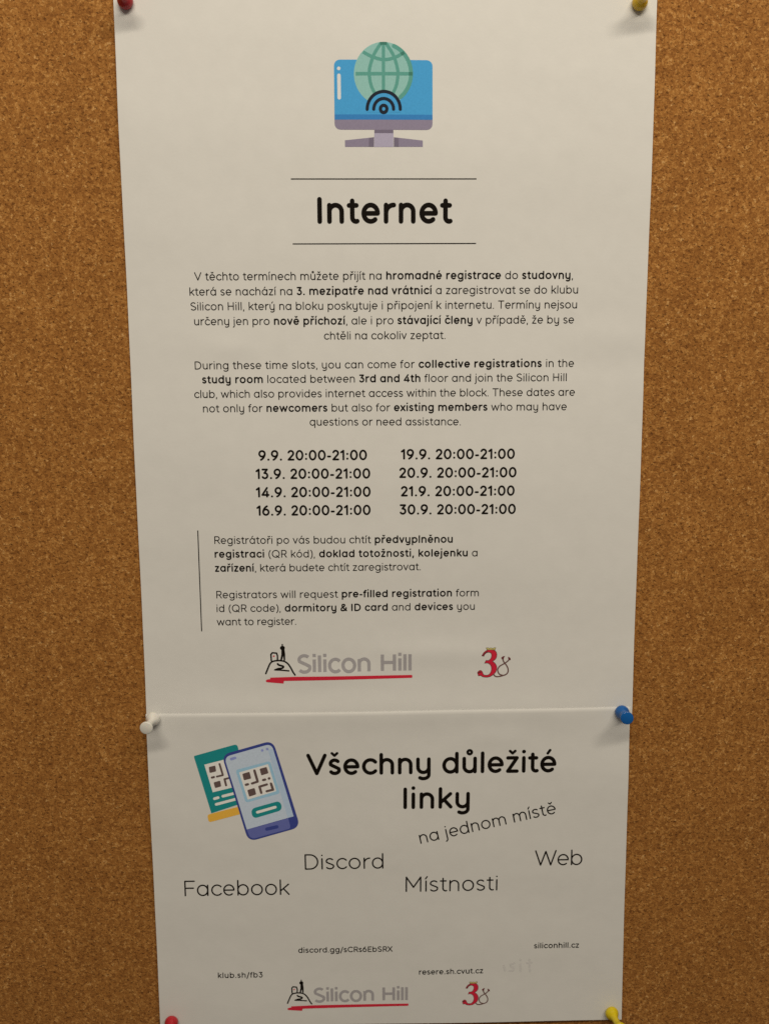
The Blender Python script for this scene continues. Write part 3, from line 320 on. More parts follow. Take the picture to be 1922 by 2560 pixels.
["lower","number_emblem","figure_three",0,"emblem_red","P",[[33.35,-350.48],[33.46,-350.28],[33.57,-350.08],[33.67,-349.87],[33.79,-349.68],[33.91,-349.49],[34.04,-349.31],[34.2,-349.14],[34.38,-348.98],[34.56,-348.83],[34.75,-348.69],[34.94,-348.56],[35.12,-348.46],[35.3,-348.37],[35.48,-348.3],[35.65,-348.25],[35.83,-348.21],[36.02,-348.19],[36.21,-348.17],[36.42,-348.16],[36.65,-348.17],[36.88,-348.19],[37.1,-348.22],[37.32,-348.25],[37.52,-348.29],[37.69,-348.34],[37.85,-348.38],[38.0,-348.44],[38.14,-348.5],[38.27,-348.59],[38.39,-348.69],[38.5,-348.82],[38.61,-348.97],[38.7,-349.14],[38.78,-349.32],[38.85,-349.5],[38.9,-349.7],[38.92,-349.91],[38.94,-350.14],[38.93,-350.38],[38.91,-350.62],[38.88,-350.84],[38.84,-351.04],[38.79,-351.22],[38.72,-351.38],[38.65,-351.53],[38.55,-351.66],[38.45,-351.8],[38.33,-351.94],[38.2,-352.07],[38.05,-352.21],[37.88,-352.33],[37.71,-352.46],[37.53,-352.59],[37.37,-352.72],[37.52,-352.83],[37.67,-352.93],[37.83,-353.04],[37.98,-353.15],[38.12,-353.27],[38.25,-353.4],[38.38,-353.55],[38.49,-353.72],[38.61,-353.89],[38.71,-354.07],[38.8,-354.25],[38.87,-354.42],[38.92,-354.59],[38.96,-354.75],[38.98,-354.92],[39.0,-355.09],[39.0,-355.26],[38.99,-355.43],[38.98,-355.61],[38.95,-355.81],[38.91,-356.0],[38.87,-356.2],[38.82,-356.38],[38.76,-356.55],[38.69,-356.7],[38.62,-356.84],[38.54,-356.96],[38.45,-357.09],[38.36,-357.21],[38.25,-357.33],[38.14,-357.45],[38.02,-357.58],[37.88,-357.7],[37.75,-357.82],[37.6,-357.94],[37.44,-358.05],[37.28,-358.16],[37.11,-358.28],[36.93,-358.39],[36.75,-358.49],[36.56,-358.58],[36.36,-358.66],[36.15,-358.72],[35.94,-358.77],[35.71,-358.8],[35.49,-358.83],[35.27,-358.84],[35.05,-358.85],[34.84,-358.84],[34.63,-358.83],[34.43,-358.8],[34.22,-358.76],[34.03,-358.72],[33.85,-358.66],[33.69,-358.59],[33.53,-358.51],[33.39,-358.42],[33.25,-358.32],[33.11,-358.22],[32.97,-358.13],[32.16,-358.29],[31.99,-357.62],[31.76,-357.06],[31.87,-356.93],[31.97,-356.79],[32.08,-356.65],[32.18,-356.53],[32.29,-356.41],[32.41,-356.33],[32.53,-356.28],[32.67,-356.24],[32.8,-356.23],[32.94,-356.23],[33.06,-356.25],[33.17,-356.28],[33.26,-356.34],[33.34,-356.41],[33.42,-356.51],[33.48,-356.61],[33.55,-356.73],[33.61,-356.85],[33.68,-356.98],[33.74,-357.14],[33.79,-357.31],[33.85,-357.48],[33.92,-357.63],[34.0,-357.75],[34.1,-357.84],[34.2,-357.91],[34.31,-357.97],[34.43,-358.01],[34.57,-358.04],[34.72,-358.06],[34.89,-358.08],[35.1,-358.08],[35.31,-358.07],[35.53,-358.04],[35.74,-358.0],[35.92,-357.93],[36.07,-357.83],[36.21,-357.71],[36.34,-357.57],[36.46,-357.42],[36.57,-357.26],[36.67,-357.09],[36.76,-356.92],[36.84,-356.74],[36.9,-356.55],[36.96,-356.36],[37.01,-356.17],[37.04,-355.98],[37.05,-355.79],[37.06,-355.59],[37.05,-355.4],[37.03,-355.21],[37.01,-355.03],[36.97,-354.85],[36.92,-354.69],[36.86,-354.53],[36.79,-354.37],[36.71,-354.22],[36.62,-354.08],[36.52,-353.95],[36.39,-353.83],[36.25,-353.72],[36.1,-353.62],[35.94,-353.52],[35.79,-353.42],[35.63,-353.32],[34.44,-353.37],[34.91,-352.36],[35.94,-352.37],[36.07,-352.24],[36.21,-352.12],[36.35,-352.0],[36.48,-351.87],[36.59,-351.73],[36.69,-351.58],[36.78,-351.41],[36.86,-351.23],[36.92,-351.03],[36.97,-350.83],[37.01,-350.64],[37.02,-350.46],[37.02,-350.29],[37.0,-350.13],[36.97,-349.97],[36.91,-349.82],[36.85,-349.68],[36.77,-349.56],[36.68,-349.46],[36.56,-349.37],[36.43,-349.3],[36.29,-349.23],[36.15,-349.19],[36.0,-349.17],[35.85,-349.16],[35.68,-349.18],[35.51,-349.21],[35.33,-349.26],[35.17,-349.31],[35.03,-349.38],[34.9,-349.45],[34.77,-349.55],[34.66,-349.65],[34.56,-349.76],[34.46,-349.88],[34.38,-349.98],[34.31,-350.09],[34.25,-350.2],[34.2,-350.32],[34.16,-350.43],[34.11,-350.54],[34.06,-350.65]]],
["lower","number_emblem","figure_three",1,"emblem_dark","S",[[33.35,-350.48],[33.46,-350.28],[33.57,-350.08],[33.67,-349.87],[33.79,-349.68],[33.91,-349.49],[34.04,-349.31],[34.2,-349.14],[34.38,-348.98],[34.56,-348.83],[34.75,-348.69],[34.94,-348.56],[35.12,-348.46],[35.3,-348.37],[35.48,-348.3],[35.65,-348.25],[35.83,-348.21],[36.02,-348.19],[36.21,-348.17],[36.42,-348.16],[36.65,-348.17],[36.88,-348.19],[37.1,-348.22],[37.32,-348.25],[37.52,-348.29],[37.69,-348.34],[37.85,-348.38],[38.0,-348.44],[38.14,-348.5],[38.27,-348.59],[38.39,-348.69],[38.5,-348.82],[38.61,-348.97],[38.7,-349.14],[38.78,-349.32],[38.85,-349.5],[38.9,-349.7],[38.92,-349.91],[38.94,-350.14],[38.93,-350.38],[38.91,-350.62],[38.88,-350.84],[38.84,-351.04],[38.79,-351.22],[38.72,-351.38],[38.65,-351.53],[38.55,-351.66],[38.45,-351.8],[38.33,-351.94],[38.2,-352.07],[38.05,-352.21],[37.88,-352.33],[37.71,-352.46],[37.53,-352.59],[37.37,-352.72],[37.52,-352.83],[37.67,-352.93],[37.83,-353.04],[37.98,-353.15],[38.12,-353.27],[38.25,-353.4],[38.38,-353.55],[38.49,-353.72],[38.61,-353.89],[38.71,-354.07],[38.8,-354.25],[38.87,-354.42],[38.92,-354.59],[38.96,-354.75],[38.98,-354.92],[39.0,-355.09],[39.0,-355.26],[38.99,-355.43],[38.98,-355.61],[38.95,-355.81],[38.91,-356.0],[38.87,-356.2],[38.82,-356.38],[38.76,-356.55],[38.69,-356.7],[38.62,-356.84],[38.54,-356.96],[38.45,-357.09],[38.36,-357.21],[38.25,-357.33],[38.14,-357.45],[38.02,-357.58],[37.88,-357.7],[37.75,-357.82],[37.6,-357.94],[37.44,-358.05],[37.28,-358.16],[37.11,-358.28],[36.93,-358.39],[36.75,-358.49],[36.56,-358.58],[36.36,-358.66],[36.15,-358.72],[35.94,-358.77],[35.71,-358.8],[35.49,-358.83],[35.27,-358.84],[35.05,-358.85],[34.84,-358.84],[34.63,-358.83],[34.43,-358.8],[34.22,-358.76],[34.03,-358.72],[33.85,-358.66],[33.69,-358.59],[33.53,-358.51],[33.39,-358.42],[33.25,-358.32],[33.11,-358.22],[32.97,-358.13],[32.16,-358.29],[31.99,-357.62],[31.76,-357.06],[31.87,-356.93],[31.97,-356.79],[32.08,-356.65],[32.18,-356.53],[32.29,-356.41],[32.41,-356.33],[32.53,-356.28],[32.67,-356.24],[32.8,-356.23],[32.94,-356.23],[33.06,-356.25],[33.17,-356.28],[33.26,-356.34],[33.34,-356.41],[33.42,-356.51],[33.48,-356.61],[33.55,-356.73],[33.61,-356.85],[33.68,-356.98],[33.74,-357.14],[33.79,-357.31],[33.85,-357.48],[33.92,-357.63],[34.0,-357.75],[34.1,-357.84],[34.2,-357.91],[34.31,-357.97],[34.43,-358.01],[34.57,-358.04],[34.72,-358.06],[34.89,-358.08],[35.1,-358.08],[35.31,-358.07],[35.53,-358.04],[35.74,-358.0],[35.92,-357.93],[36.07,-357.83],[36.21,-357.71],[36.34,-357.57],[36.46,-357.42],[36.57,-357.26],[36.67,-357.09],[36.76,-356.92],[36.84,-356.74],[36.9,-356.55],[36.96,-356.36],[37.01,-356.17],[37.04,-355.98],[37.05,-355.79],[37.06,-355.59],[37.05,-355.4],[37.03,-355.21],[37.01,-355.03],[36.97,-354.85],[36.92,-354.69],[36.86,-354.53],[36.79,-354.37],[36.71,-354.22],[36.62,-354.08],[36.52,-353.95],[36.39,-353.83],[36.25,-353.72],[36.1,-353.62],[35.94,-353.52],[35.79,-353.42],[35.63,-353.32],[34.44,-353.37],[34.91,-352.36],[35.94,-352.37],[36.07,-352.24],[36.21,-352.12],[36.35,-352.0],[36.48,-351.87],[36.59,-351.73],[36.69,-351.58],[36.78,-351.41],[36.86,-351.23],[36.92,-351.03],[36.97,-350.83],[37.01,-350.64],[37.02,-350.46],[37.02,-350.29],[37.0,-350.13],[36.97,-349.97],[36.91,-349.82],[36.85,-349.68],[36.77,-349.56],[36.68,-349.46],[36.56,-349.37],[36.43,-349.3],[36.29,-349.23],[36.15,-349.19],[36.0,-349.17],[35.85,-349.16],[35.68,-349.18],[35.51,-349.21],[35.33,-349.26],[35.17,-349.31],[35.03,-349.38],[34.9,-349.45],[34.77,-349.55],[34.66,-349.65],[34.56,-349.76],[34.46,-349.88],[34.38,-349.98],[34.31,-350.09],[34.25,-350.2],[34.2,-350.32],[34.16,-350.43],[34.11,-350.54],[34.06,-350.65],[33.35,-350.48]],0.218,0],
["lower","number_emblem","figure_three",1.5,"emblem_dark","S",[[33.74,-350.54],[34.32,-349.65],[35.35,-348.88]],0.371,0],
["lower","number_emblem","figure_three",1.5,"emblem_dark","S",[[32.25,-357.06],[32.96,-356.84]],0.545,0],
["lower","number_emblem","figure_eight",2,"emblem_brown","S",[[37.88,-357.83],[37.98,-357.95],[38.08,-358.08],[38.18,-358.2],[38.29,-358.32],[38.4,-358.42],[38.54,-358.5],[38.69,-358.56],[38.85,-358.6],[39.02,-358.63],[39.2,-358.64],[39.41,-358.64],[39.63,-358.62],[39.89,-358.59],[40.18,-358.54],[40.49,-358.48],[40.8,-358.4],[41.1,-358.32],[41.37,-358.24],[41.62,-358.17],[41.87,-358.09],[42.1,-358.01],[42.31,-357.92],[42.5,-357.81],[42.68,-357.69],[42.83,-357.56],[42.96,-357.4],[43.07,-357.24],[43.17,-357.06],[43.24,-356.88],[43.3,-356.69],[43.33,-356.5],[43.34,-356.3],[43.33,-356.09],[43.3,-355.88],[43.26,-355.67],[43.21,-355.46],[43.15,-355.25],[43.06,-355.04],[42.97,-354.84],[42.86,-354.63],[42.75,-354.42],[42.62,-354.22],[42.49,-354.03],[42.33,-353.83],[42.17,-353.64],[42.01,-353.46],[41.86,-353.27],[41.73,-353.09],[41.63,-352.91],[41.54,-352.73],[41.47,-352.56],[41.4,-352.39],[41.34,-352.23],[41.28,-352.08],[41.23,-351.95],[41.19,-351.83],[41.15,-351.72],[41.12,-351.61],[41.09,-351.51],[41.05,-351.4]],0.48,0],
["lower","number_emblem","figure_eight",2.5,"emblem_brown","S",[[41.37,-358.19],[41.15,-358.11],[40.91,-358.04],[40.67,-357.97],[40.44,-357.89],[40.24,-357.8],[40.06,-357.68],[39.91,-357.52],[39.78,-357.34],[39.67,-357.14],[39.58,-356.93],[39.5,-356.73],[39.44,-356.55],[39.4,-356.39],[39.37,-356.24],[39.36,-356.1],[39.36,-355.96],[39.39,-355.81],[39.43,-355.66],[39.5,-355.49],[39.58,-355.31],[39.69,-355.12],[39.81,-354.94],[39.96,-354.76],[40.12,-354.6],[40.32,-354.45],[40.54,-354.3],[40.79,-354.17],[41.04,-354.04],[41.29,-353.9],[41.53,-353.77],[41.75,-353.62],[41.99,-353.47],[42.21,-353.32],[42.43,-353.17],[42.64,-353.02],[42.82,-352.88],[42.98,-352.74],[43.13,-352.6],[43.26,-352.47],[43.38,-352.34],[43.48,-352.21],[43.57,-352.1],[43.64,-351.99],[43.68,-351.89],[43.72,-351.8],[43.74,-351.72],[43.77,-351.63],[43.8,-351.54]],0.458,0],
["lower","number_emblem","figure_eight",3,"emblem_dark","P",[[40.61,-351.28],[41.2,-350.79],[42.07,-350.65],[41.62,-351.41],[41.55,-352.08],[40.84,-351.79]]],
["lower","number_emblem","figure_eight",3,"emblem_dark","P",[[43.2,-350.89],[44.08,-351.43],[44.25,-352.22],[43.52,-352.27],[43.29,-351.76]]],
["lower","number_emblem","crown",2,"emblem_gold","P",[[34.95,-347.42],[35.77,-347.47],[36.1,-347.78],[36.53,-347.45],[36.91,-347.51],[37.4,-347.79],[37.84,-347.45],[38.57,-347.45],[38.22,-348.25],[35.23,-348.21]]],
["lower","number_emblem","crown",3,"emblem_olive","S",[[34.98,-347.46],[35.77,-347.47],[36.1,-347.76],[36.53,-347.48],[36.91,-347.52],[37.4,-347.77],[37.84,-347.47],[38.51,-347.47],[38.2,-348.19],[35.25,-348.16],[34.98,-347.46]],0.196,0],
["lower","ghost_print","",0,"smudge","S",[[61.96,-336.98],[62.27,-342.9]],0.909,0],
["lower","ghost_print","",0,"smudge","S",[[57.95,-339.29],[58.15,-342.78]],0.909,0],
["lower","ghost_print","",0,"smudge","S",[[57.91,-337.02],[57.99,-337.48]],0.906,0],
["lower","ghost_print","",0,"smudge","S",[[60.94,-338.77],[63.03,-338.6]],0.909,0],
["lower","ghost_print","",0,"smudge","S",[[55.15,-338.76],[53.49,-339.32],[53.78,-340.39],[55.05,-341.18],[54.79,-342.39],[53.12,-342.49]],0.908,0],
["lower","ghost_print","",0,"smudge","S",[[50.5,-339.84],[51.02,-342.28]],0.908,0]]
INKS = {"icon_grey":[0.3074,0.2753,0.4046],"icon_blue":[0.0803,0.4214,0.8633],"icon_deep_blue":[0.0518,0.2656,0.6817],"icon_pale_green":[0.3226,0.6205,0.6089],"icon_green":[0.1279,0.4088,0.3642],"icon_black":[0.0199,0.0259,0.0449],"icon_lilac":[0.4865,0.4603,0.6447],"icon_dark_grey":[0.2123,0.1868,0.2795],"icon_white":[0.8088,0.8467,0.8851],"icon_deep_green":[0.0631,0.2375,0.1983],"card_green":[0.0183,0.3114,0.3391],"card_yellow":[0.95,0.5554,0.0844],"panel_white":[0.95,0.95,0.95],"block_brown":[0.1558,0.1089,0.1077],"line_white":[0.95,0.95,0.95],"phone_navy":[0.055,0.0787,0.3556],"phone_screen":[0.6444,0.7651,0.95],"phone_shade":[0.5425,0.709,0.95],"phone_violet":[0.1558,0.1873,0.5358],"phone_detail":[0.3413,0.3992,0.8409],"frame_blue":[0.3975,0.6872,0.95],"logo_grey":[0.441,0.4281,0.459],"logo_red":[0.7182,0.0279,0.063],"emblem_red":[0.7182,0.0249,0.063],"emblem_dark":[0.1724,0.0385,0.0469],"emblem_brown":[0.1811,0.0952,0.0888],"emblem_gold":[0.7687,0.6814,0.2607],"emblem_olive":[0.1994,0.1833,0.0573],"smudge":[0.7354,0.7311,0.7345]}

UPPER = [(-104.6, 72.0), (104.7, 72.0), (104.6, -226.0), (-104.6, -226.0)]
LOWER = [(-104.8, -219.8), (103.5, -219.0), (104.6, -367.6), (-104.8, -367.5)]
LOGO_SIZE = {'upper': 0.0122, 'lower': 0.0107}
PINS = [
    # colour, roughness, subsurface, base (mm), lean, gap to paper, sheet, label
    ((0.42, 0.012, 0.022), 0.18, 0.15, (-99.8, 64.4), (0.05, 0.03), 0.0, 'upper', 'dark red push pin at the top left corner of the tall sheet'),
    ((0.76, 0.50, 0.016), 0.2, 0.15, (97.7, 64.1), (-0.04, 0.02), 0.0, 'upper', 'mustard yellow push pin at the top right corner of the tall sheet'),
    ((0.82, 0.81, 0.77), 0.22, 0.1, (-101.4, -221.4), (-0.02, -0.02), 0.0, 'lower', 'white push pin at the left end of the seam between the two sheets'),
    ((0.005, 0.115, 0.42), 0.12, 0.0, (99.8, -221.0), (-0.10, 0.12), 0.0, 'lower', 'blue push pin at the right end of the seam between the two sheets'),
    ((0.52, 0.022, 0.035), 0.15, 0.15, (-99.4, -364.1), (0.04, 0.0), 0.0, 'lower', 'bright red push pin at the bottom left corner of the lower sheet'),
    ((0.74, 0.58, 0.012), 0.2, 0.15, (99.5, -363.4), (0.10, 0.03), 0.0, 'lower', 'lemon yellow push pin at the bottom right corner of the lower sheet'),
]

M = {'cork': cork_material(), 'paper': paper_material(), 'steel': steel_material()}
M['thin_ink'] = ink_material('thin_black_ink', (0.010, 0.0065, 0.004))
M['ink'] = ink_material('black_ink', (0.0075, 0.0048, 0.0030))
for k_, v_ in INKS.items():
    M[k_] = ink_material(k_, tuple(v_))

# ------------------------------------------------------------------ object helpers
def link(name, verts, faces, mat, parent=None, smooth=False):
    me = bpy.data.meshes.new(name)
    me.from_pydata(verts, [], faces)
    mats = mat if isinstance(mat, list) else [mat]
    for mm_ in mats:
        me.materials.append(mm_)
    if smooth:
        me.polygons.foreach_set('use_smooth', [True] * len(me.polygons))
    me.update()
    o = bpy.data.objects.new(name, me)
    COL.objects.link(o)
    if parent:
        o.parent = parent
    return o

def tag(o, label, cat, group=None):
    o['label'] = label
    o['category'] = cat
    if group:
        o['group'] = group
    return o

# ------------------------------------------------------------------ cork board
def build_board():
    x0, x1, z0, z1, t, b = -1000 * MM, 1000 * MM, -1000 * MM, 600 * MM, 12 * MM, 1.5 * MM
    v, f = [], []
    ring = [(x0, z0), (x1, z0), (x1, z1), (x0, z1)]
    inn = [(x0 + b, z0 + b), (x1 - b, z0 + b), (x1 - b, z1 - b), (x0 + b, z1 - b)]
    v += [(x, 0.0, z) for x, z in inn] + [(x, b, z) for x, z in ring] + [(x, t, z) for x, z in ring]
    f.append((0, 1, 2, 3))
    for i in range(4):
        j = (i + 1) % 4
        f.append((4 + i, 4 + j, j, i))
        f.append((8 + i, 8 + j, 4 + j, 4 + i))
    f.append((11, 10, 9, 8))
    o = link('cork_board', v, f, M['cork'])
    return tag(o, 'brown granulated cork notice board behind the two printed sheets', 'cork board')
board = build_board()

# ------------------------------------------------------------------ the two sheets
def lift(x, z):
    """How far (mm) the sheets stand off the cork at (x, z) in mm."""
    g = lambda cx, cz, sx, sz: math.exp(-((x - cx) / sx) ** 2 - ((z - cz) / sz) ** 2)
    edge = max(0.0, 1.0 - abs(x / 100.0) ** 4)
    d = z + 220.0
    ridge = 1.25 / (1.0 + (d / 8.5) ** 2) * (0.25 + 0.75 * edge)
    wave = 0.34 * math.sin(z * 0.047 + 0.6) + 0.16 * math.sin(x * 0.058 + z * 0.021 + 1.0) + 0.07 * math.sin(z * 0.151 + x * 0.017) + 0.04 * math.sin(z * 0.093 - x * 0.034 + 2.0)
    wave *= 1.0 - 0.85 * (g(-96, 66, 22, 22) + g(96, 66, 22, 22) + g(-99, -224, 18, 18) + g(97, -222, 18, 18))
    dents = (0.38 * g(93, -62, 16, 7) - 0.22 * g(88, -74, 20, 6) + 0.22 * g(-66, -66, 11, 4)
             - 0.16 * g(-60, -73, 14, 5) + 0.45 * g(20, -194, 26, 5) + 0.3 * g(-30, -204, 22, 4) + 0.3 * g(45, -232, 14, 5) + 0.18 * g(-62 + 0.5 * (z + 68), -68, 2.5, 9) + 0.14 * g(72 - 0.8 * (z + 48), -48, 2.5, 8) + 0.25 * g(60, -150, 40, 14)
             + 0.3 * g(-98, 10, 14, 40) + 0.35 * g(100, -20, 12, 50))
    belly = 0.9 * g(0, -150, 75, 60) + 0.9 * g(5, 0, 80, 60) + 0.75 * g(0, -300, 75, 55)
    return 1.0 + ridge + wave + dents + belly

LOW = 0.5          # the lower sheet lies this much in front of the upper one (mm)
THICK = 0.1        # paper thickness (mm)

def sheet_out(sheet, x, z):
    return lift(x, z) + (LOW if sheet == 'lower' else 0.0)

def build_sheet(name, sheet, corners, nx, nz):
    """corners in mm: top left, top right, bottom right, bottom left."""
    tl, tr, br_, bl = (Vector(c) for c in corners)
    front, back = [], []
    def out(x, z, d):
        h = sheet_out(sheet, x, z)
        if sheet == 'lower' and d < 0.8:
            h -= 0.30 * (1.0 - d / 0.8)          # the cut top edge rolls back a little
        front.append((x * MM, -h * MM, z * MM)); back.append((x * MM, -(h - THICK) * MM, z * MM))
    rows = [0.0, 0.0025, 0.0054] + [(j + 1) / nz for j in range(nz)] if sheet == 'lower' else [j / nz for j in range(nz + 1)]
    nz = len(rows) - 1
    hgt = (tl - bl).length
    for t in rows:
        a = tl.lerp(bl, t); b = tr.lerp(br_, t)
        for i in range(nx + 1):
            p = a.lerp(b, i / nx)
            out(p.x, p.y, t * hgt)
    n = len(front); f = []; w = nx + 1
    for j in range(nz):
        for i in range(nx):
            q = (j * w + i, (j + 1) * w + i, (j + 1) * w + i + 1, j * w + i + 1)
            f.append(q); f.append(tuple(n + k for k in reversed(q)))
    rim = [i for i in range(w)] + [j * w + nx for j in range(1, nz + 1)] + [nz * w + i for i in range(nx - 1, -1, -1)] + [j * w for j in range(nz - 1, 0, -1)]
    # the cut edges get vertices of their own so that they stay crisp under smooth shading
    v = front + back
    e0 = len(v)
    for k in rim:
        v.append(front[k]); v.append(back[k])
    m_ = len(rim)
    for i in range(m_):
        j = (i + 1) % m_
        f.append((e0 + 2 * i, e0 + 2 * j, e0 + 2 * j + 1, e0 + 2 * i + 1))
    return link(name, v, f, M['paper'], smooth=True)

upper = build_sheet('poster', 'upper', UPPER, 120, 170)
tag(upper, 'tall white sheet headed Internet with two paragraphs and a list of dates', 'poster', 'printed sheets pinned to the cork board')
lower = build_sheet('poster', 'lower', LOWER, 120, 86)
tag(lower, 'smaller white sheet of web links with a phone picture, overlapping the tall sheet below', 'poster', 'printed sheets pinned to the cork board')
SHEET = {'upper': upper, 'lower': lower}

# ------------------------------------------------------------------ print: strokes and fills laid on the sheets
class Print:
    """Collects flat printed marks (mm on the board) and links them as one mesh that follows its sheet."""
    def __init__(self, sheet):
        self.sheet, self.v, self.f, self.fm, self.mats = sheet, [], [], [], []
    def mi(self, mat):
        if mat not in self.mats:
            self.mats.append(mat)
        return self.mats.index(mat)
    def pt(self, x, z, off):
        self.v.append((x * MM, -(sheet_out(self.sheet, x, z) + off) * MM, z * MM))
        return len(self.v) - 1
    def stroke(self, pts, w, off, mat, butt=False):
        k = self.mi(mat)
        p = [pts[0]]
        for q in pts[1:]:
            if math.hypot(q[0] - p[-1][0], q[1] - p[-1][1]) > 1e-5:
                p.append(q)
        if len(p) < 2:
            p = [p[0], (p[0][0] + 0.001, p[0][1])]
        closed = len(p) > 8 and math.hypot(p[0][0] - p[-1][0], p[0][1] - p[-1][1]) < 0.02 * w
        r = w / 2
        # long straight runs get extra points so that they follow the sheet
        d = [p[0]]
        for q in p[1:]:
            n = int(math.hypot(q[0] - d[-1][0], q[1] - d[-1][1]) / 2.5)
            a = d[-1]
            for i in range(1, n + 1):
                d.append((a[0] + (q[0] - a[0]) * i / (n + 1), a[1] + (q[1] - a[1]) * i / (n + 1)))
            d.append(q)
        p = d
        left, right = [], []
        n = len(p)
        for i in range(n):
            a = p[i - 1] if i else (p[-2] if closed else None)
            b = p[i + 1] if i < n - 1 else (p[1] if closed else None)
            t1 = (p[i][0] - a[0], p[i][1] - a[1]) if a else None
            t2 = (b[0] - p[i][0], b[1] - p[i][1]) if b else None
            t1 = t1 or t2; t2 = t2 or t1
            l1, l2 = math.hypot(*t1) or 1, math.hypot(*t2) or 1
            tx, tz = t1[0] / l1 + t2[0] / l2, t1[1] / l1 + t2[1] / l2
            l = math.hypot(tx, tz) or 1
            tx, tz = tx / l, tz / l
            c = max(0.5, tx * t1[0] / l1 + tz * t1[1] / l1)
            nx_, nz_ = -tz * r / c, tx * r / c
            left.append(self.pt(p[i][0] + nx_, p[i][1] + nz_, off))
            right.append(self.pt(p[i][0] - nx_, p[i][1] - nz_, off))
        for i in range(n - 1):
            self.f.append((right[i], right[i + 1], left[i + 1], left[i])); self.fm.append(k)
        if not butt and not closed:
            seg = 6
            for end, idx, s in ((p[0], 0, -1), (p[-1], n - 1, 1)):
                q = p[1] if idx == 0 else p[-2]
                ang = math.atan2(end[1] - q[1], end[0] - q[0])
                fan = [right[idx] if s == 1 else left[idx]]
                for j in range(1, seg):
                    a_ = ang - math.pi / 2 + math.pi * j / seg
                    fan.append(self.pt(end[0] + r * math.cos(a_), end[1] + r * math.sin(a_), off))
                fan.append(left[idx] if s == 1 else right[idx])
                self.f.append(tuple(fan)); self.fm.append(k)
    def fill(self, outline, off, mat):
        k = self.mi(mat)
        xs = [p[0] for p in outline]; zs = [p[1] for p in outline]
        pts, step = [], 1.6
        # points along the long edges and inside, so that the fill follows the sheet
        for i, a in enumerate(outline):
            b = outline[(i + 1) % len(outline)]
            n = int(math.hypot(b[0] - a[0], b[1] - a[1]) / step)
            for j in range(n + 1):
                pts.append((a[0] + (b[0] - a[0]) * j / (n + 1), a[1] + (b[1] - a[1]) * j / (n + 1)))
        rim = len(pts)
        def inside(x, z):
            c = False
            for i in range(rim):
                (xa, za), (xb, zb) = pts[i - 1], pts[i]
                if (za > z) != (zb > z) and x < (xb - xa) * (z - za) / (zb - za) + xa:
                    c = not c
            return c
        grid = []
        x = min(xs) + 0.73
        while x < max(xs):
            z = min(zs) + 0.61
            while z < max(zs):
                if inside(x, z):
                    grid.append((x, z))
                z += step
            x += step
        allp = [Vector(p) for p in pts + grid]
        rv, _e, rf, _a, _b, _c = geometry.delaunay_2d_cdt(allp, [(i, (i + 1) % rim) for i in range(rim)], [], 0, 1e-6)
        base = len(self.v)
        for p in rv:
            self.pt(p.x, p.y, off)
        for t in rf:
            cx = sum(rv[i].x for i in t) / len(t); cz = sum(rv[i].y for i in t) / len(t)
            if inside(cx, cz):
                self.f.append(tuple(base + i for i in t)); self.fm.append(k)
    def build(self, name, parent):
        o = link(name, self.v, self.f, [M[m] for m in self.mats], parent)
        o.data.polygons.foreach_set('material_index', self.fm)
        return o

# ------------------------------------------------------------------ a rounded single-line alphabet
def arc(cx, cy, rx, ry, a0, a1, n=None):
    n = n or max(4, int(abs(a1 - a0) / 13))
    return [(cx + rx * math.cos(math.radians(a0 + (a1 - a0) * i / n)), cy + ry * math.sin(math.radians(a0 + (a1 - a0) * i / n))) for i in range(n + 1)]

def bez(a, b, c, d, n=8):
    return [tuple((1 - t) ** 3 * a[k] + 3 * (1 - t) ** 2 * t * b[k] + 3 * (1 - t) * t * t * c[k] + t ** 3 * d[k] for k in (0, 1)) for t in (i / n for i in range(n + 1))]

ACCENT = {'ě': ('e', 'v'), 'č': ('c', 'v'), 'ř': ('r', 'v'), 'ž': ('z', 'v'), 'š': ('s', 'v'), 'á': ('a', '/'), 'é': ('e', '/'),
          'í': ('ı', '/'), 'ó': ('o', '/'), 'ý': ('y', '/'), 'ů': ('u', 'o')}
CAP, DESC = 700.0, -200.0

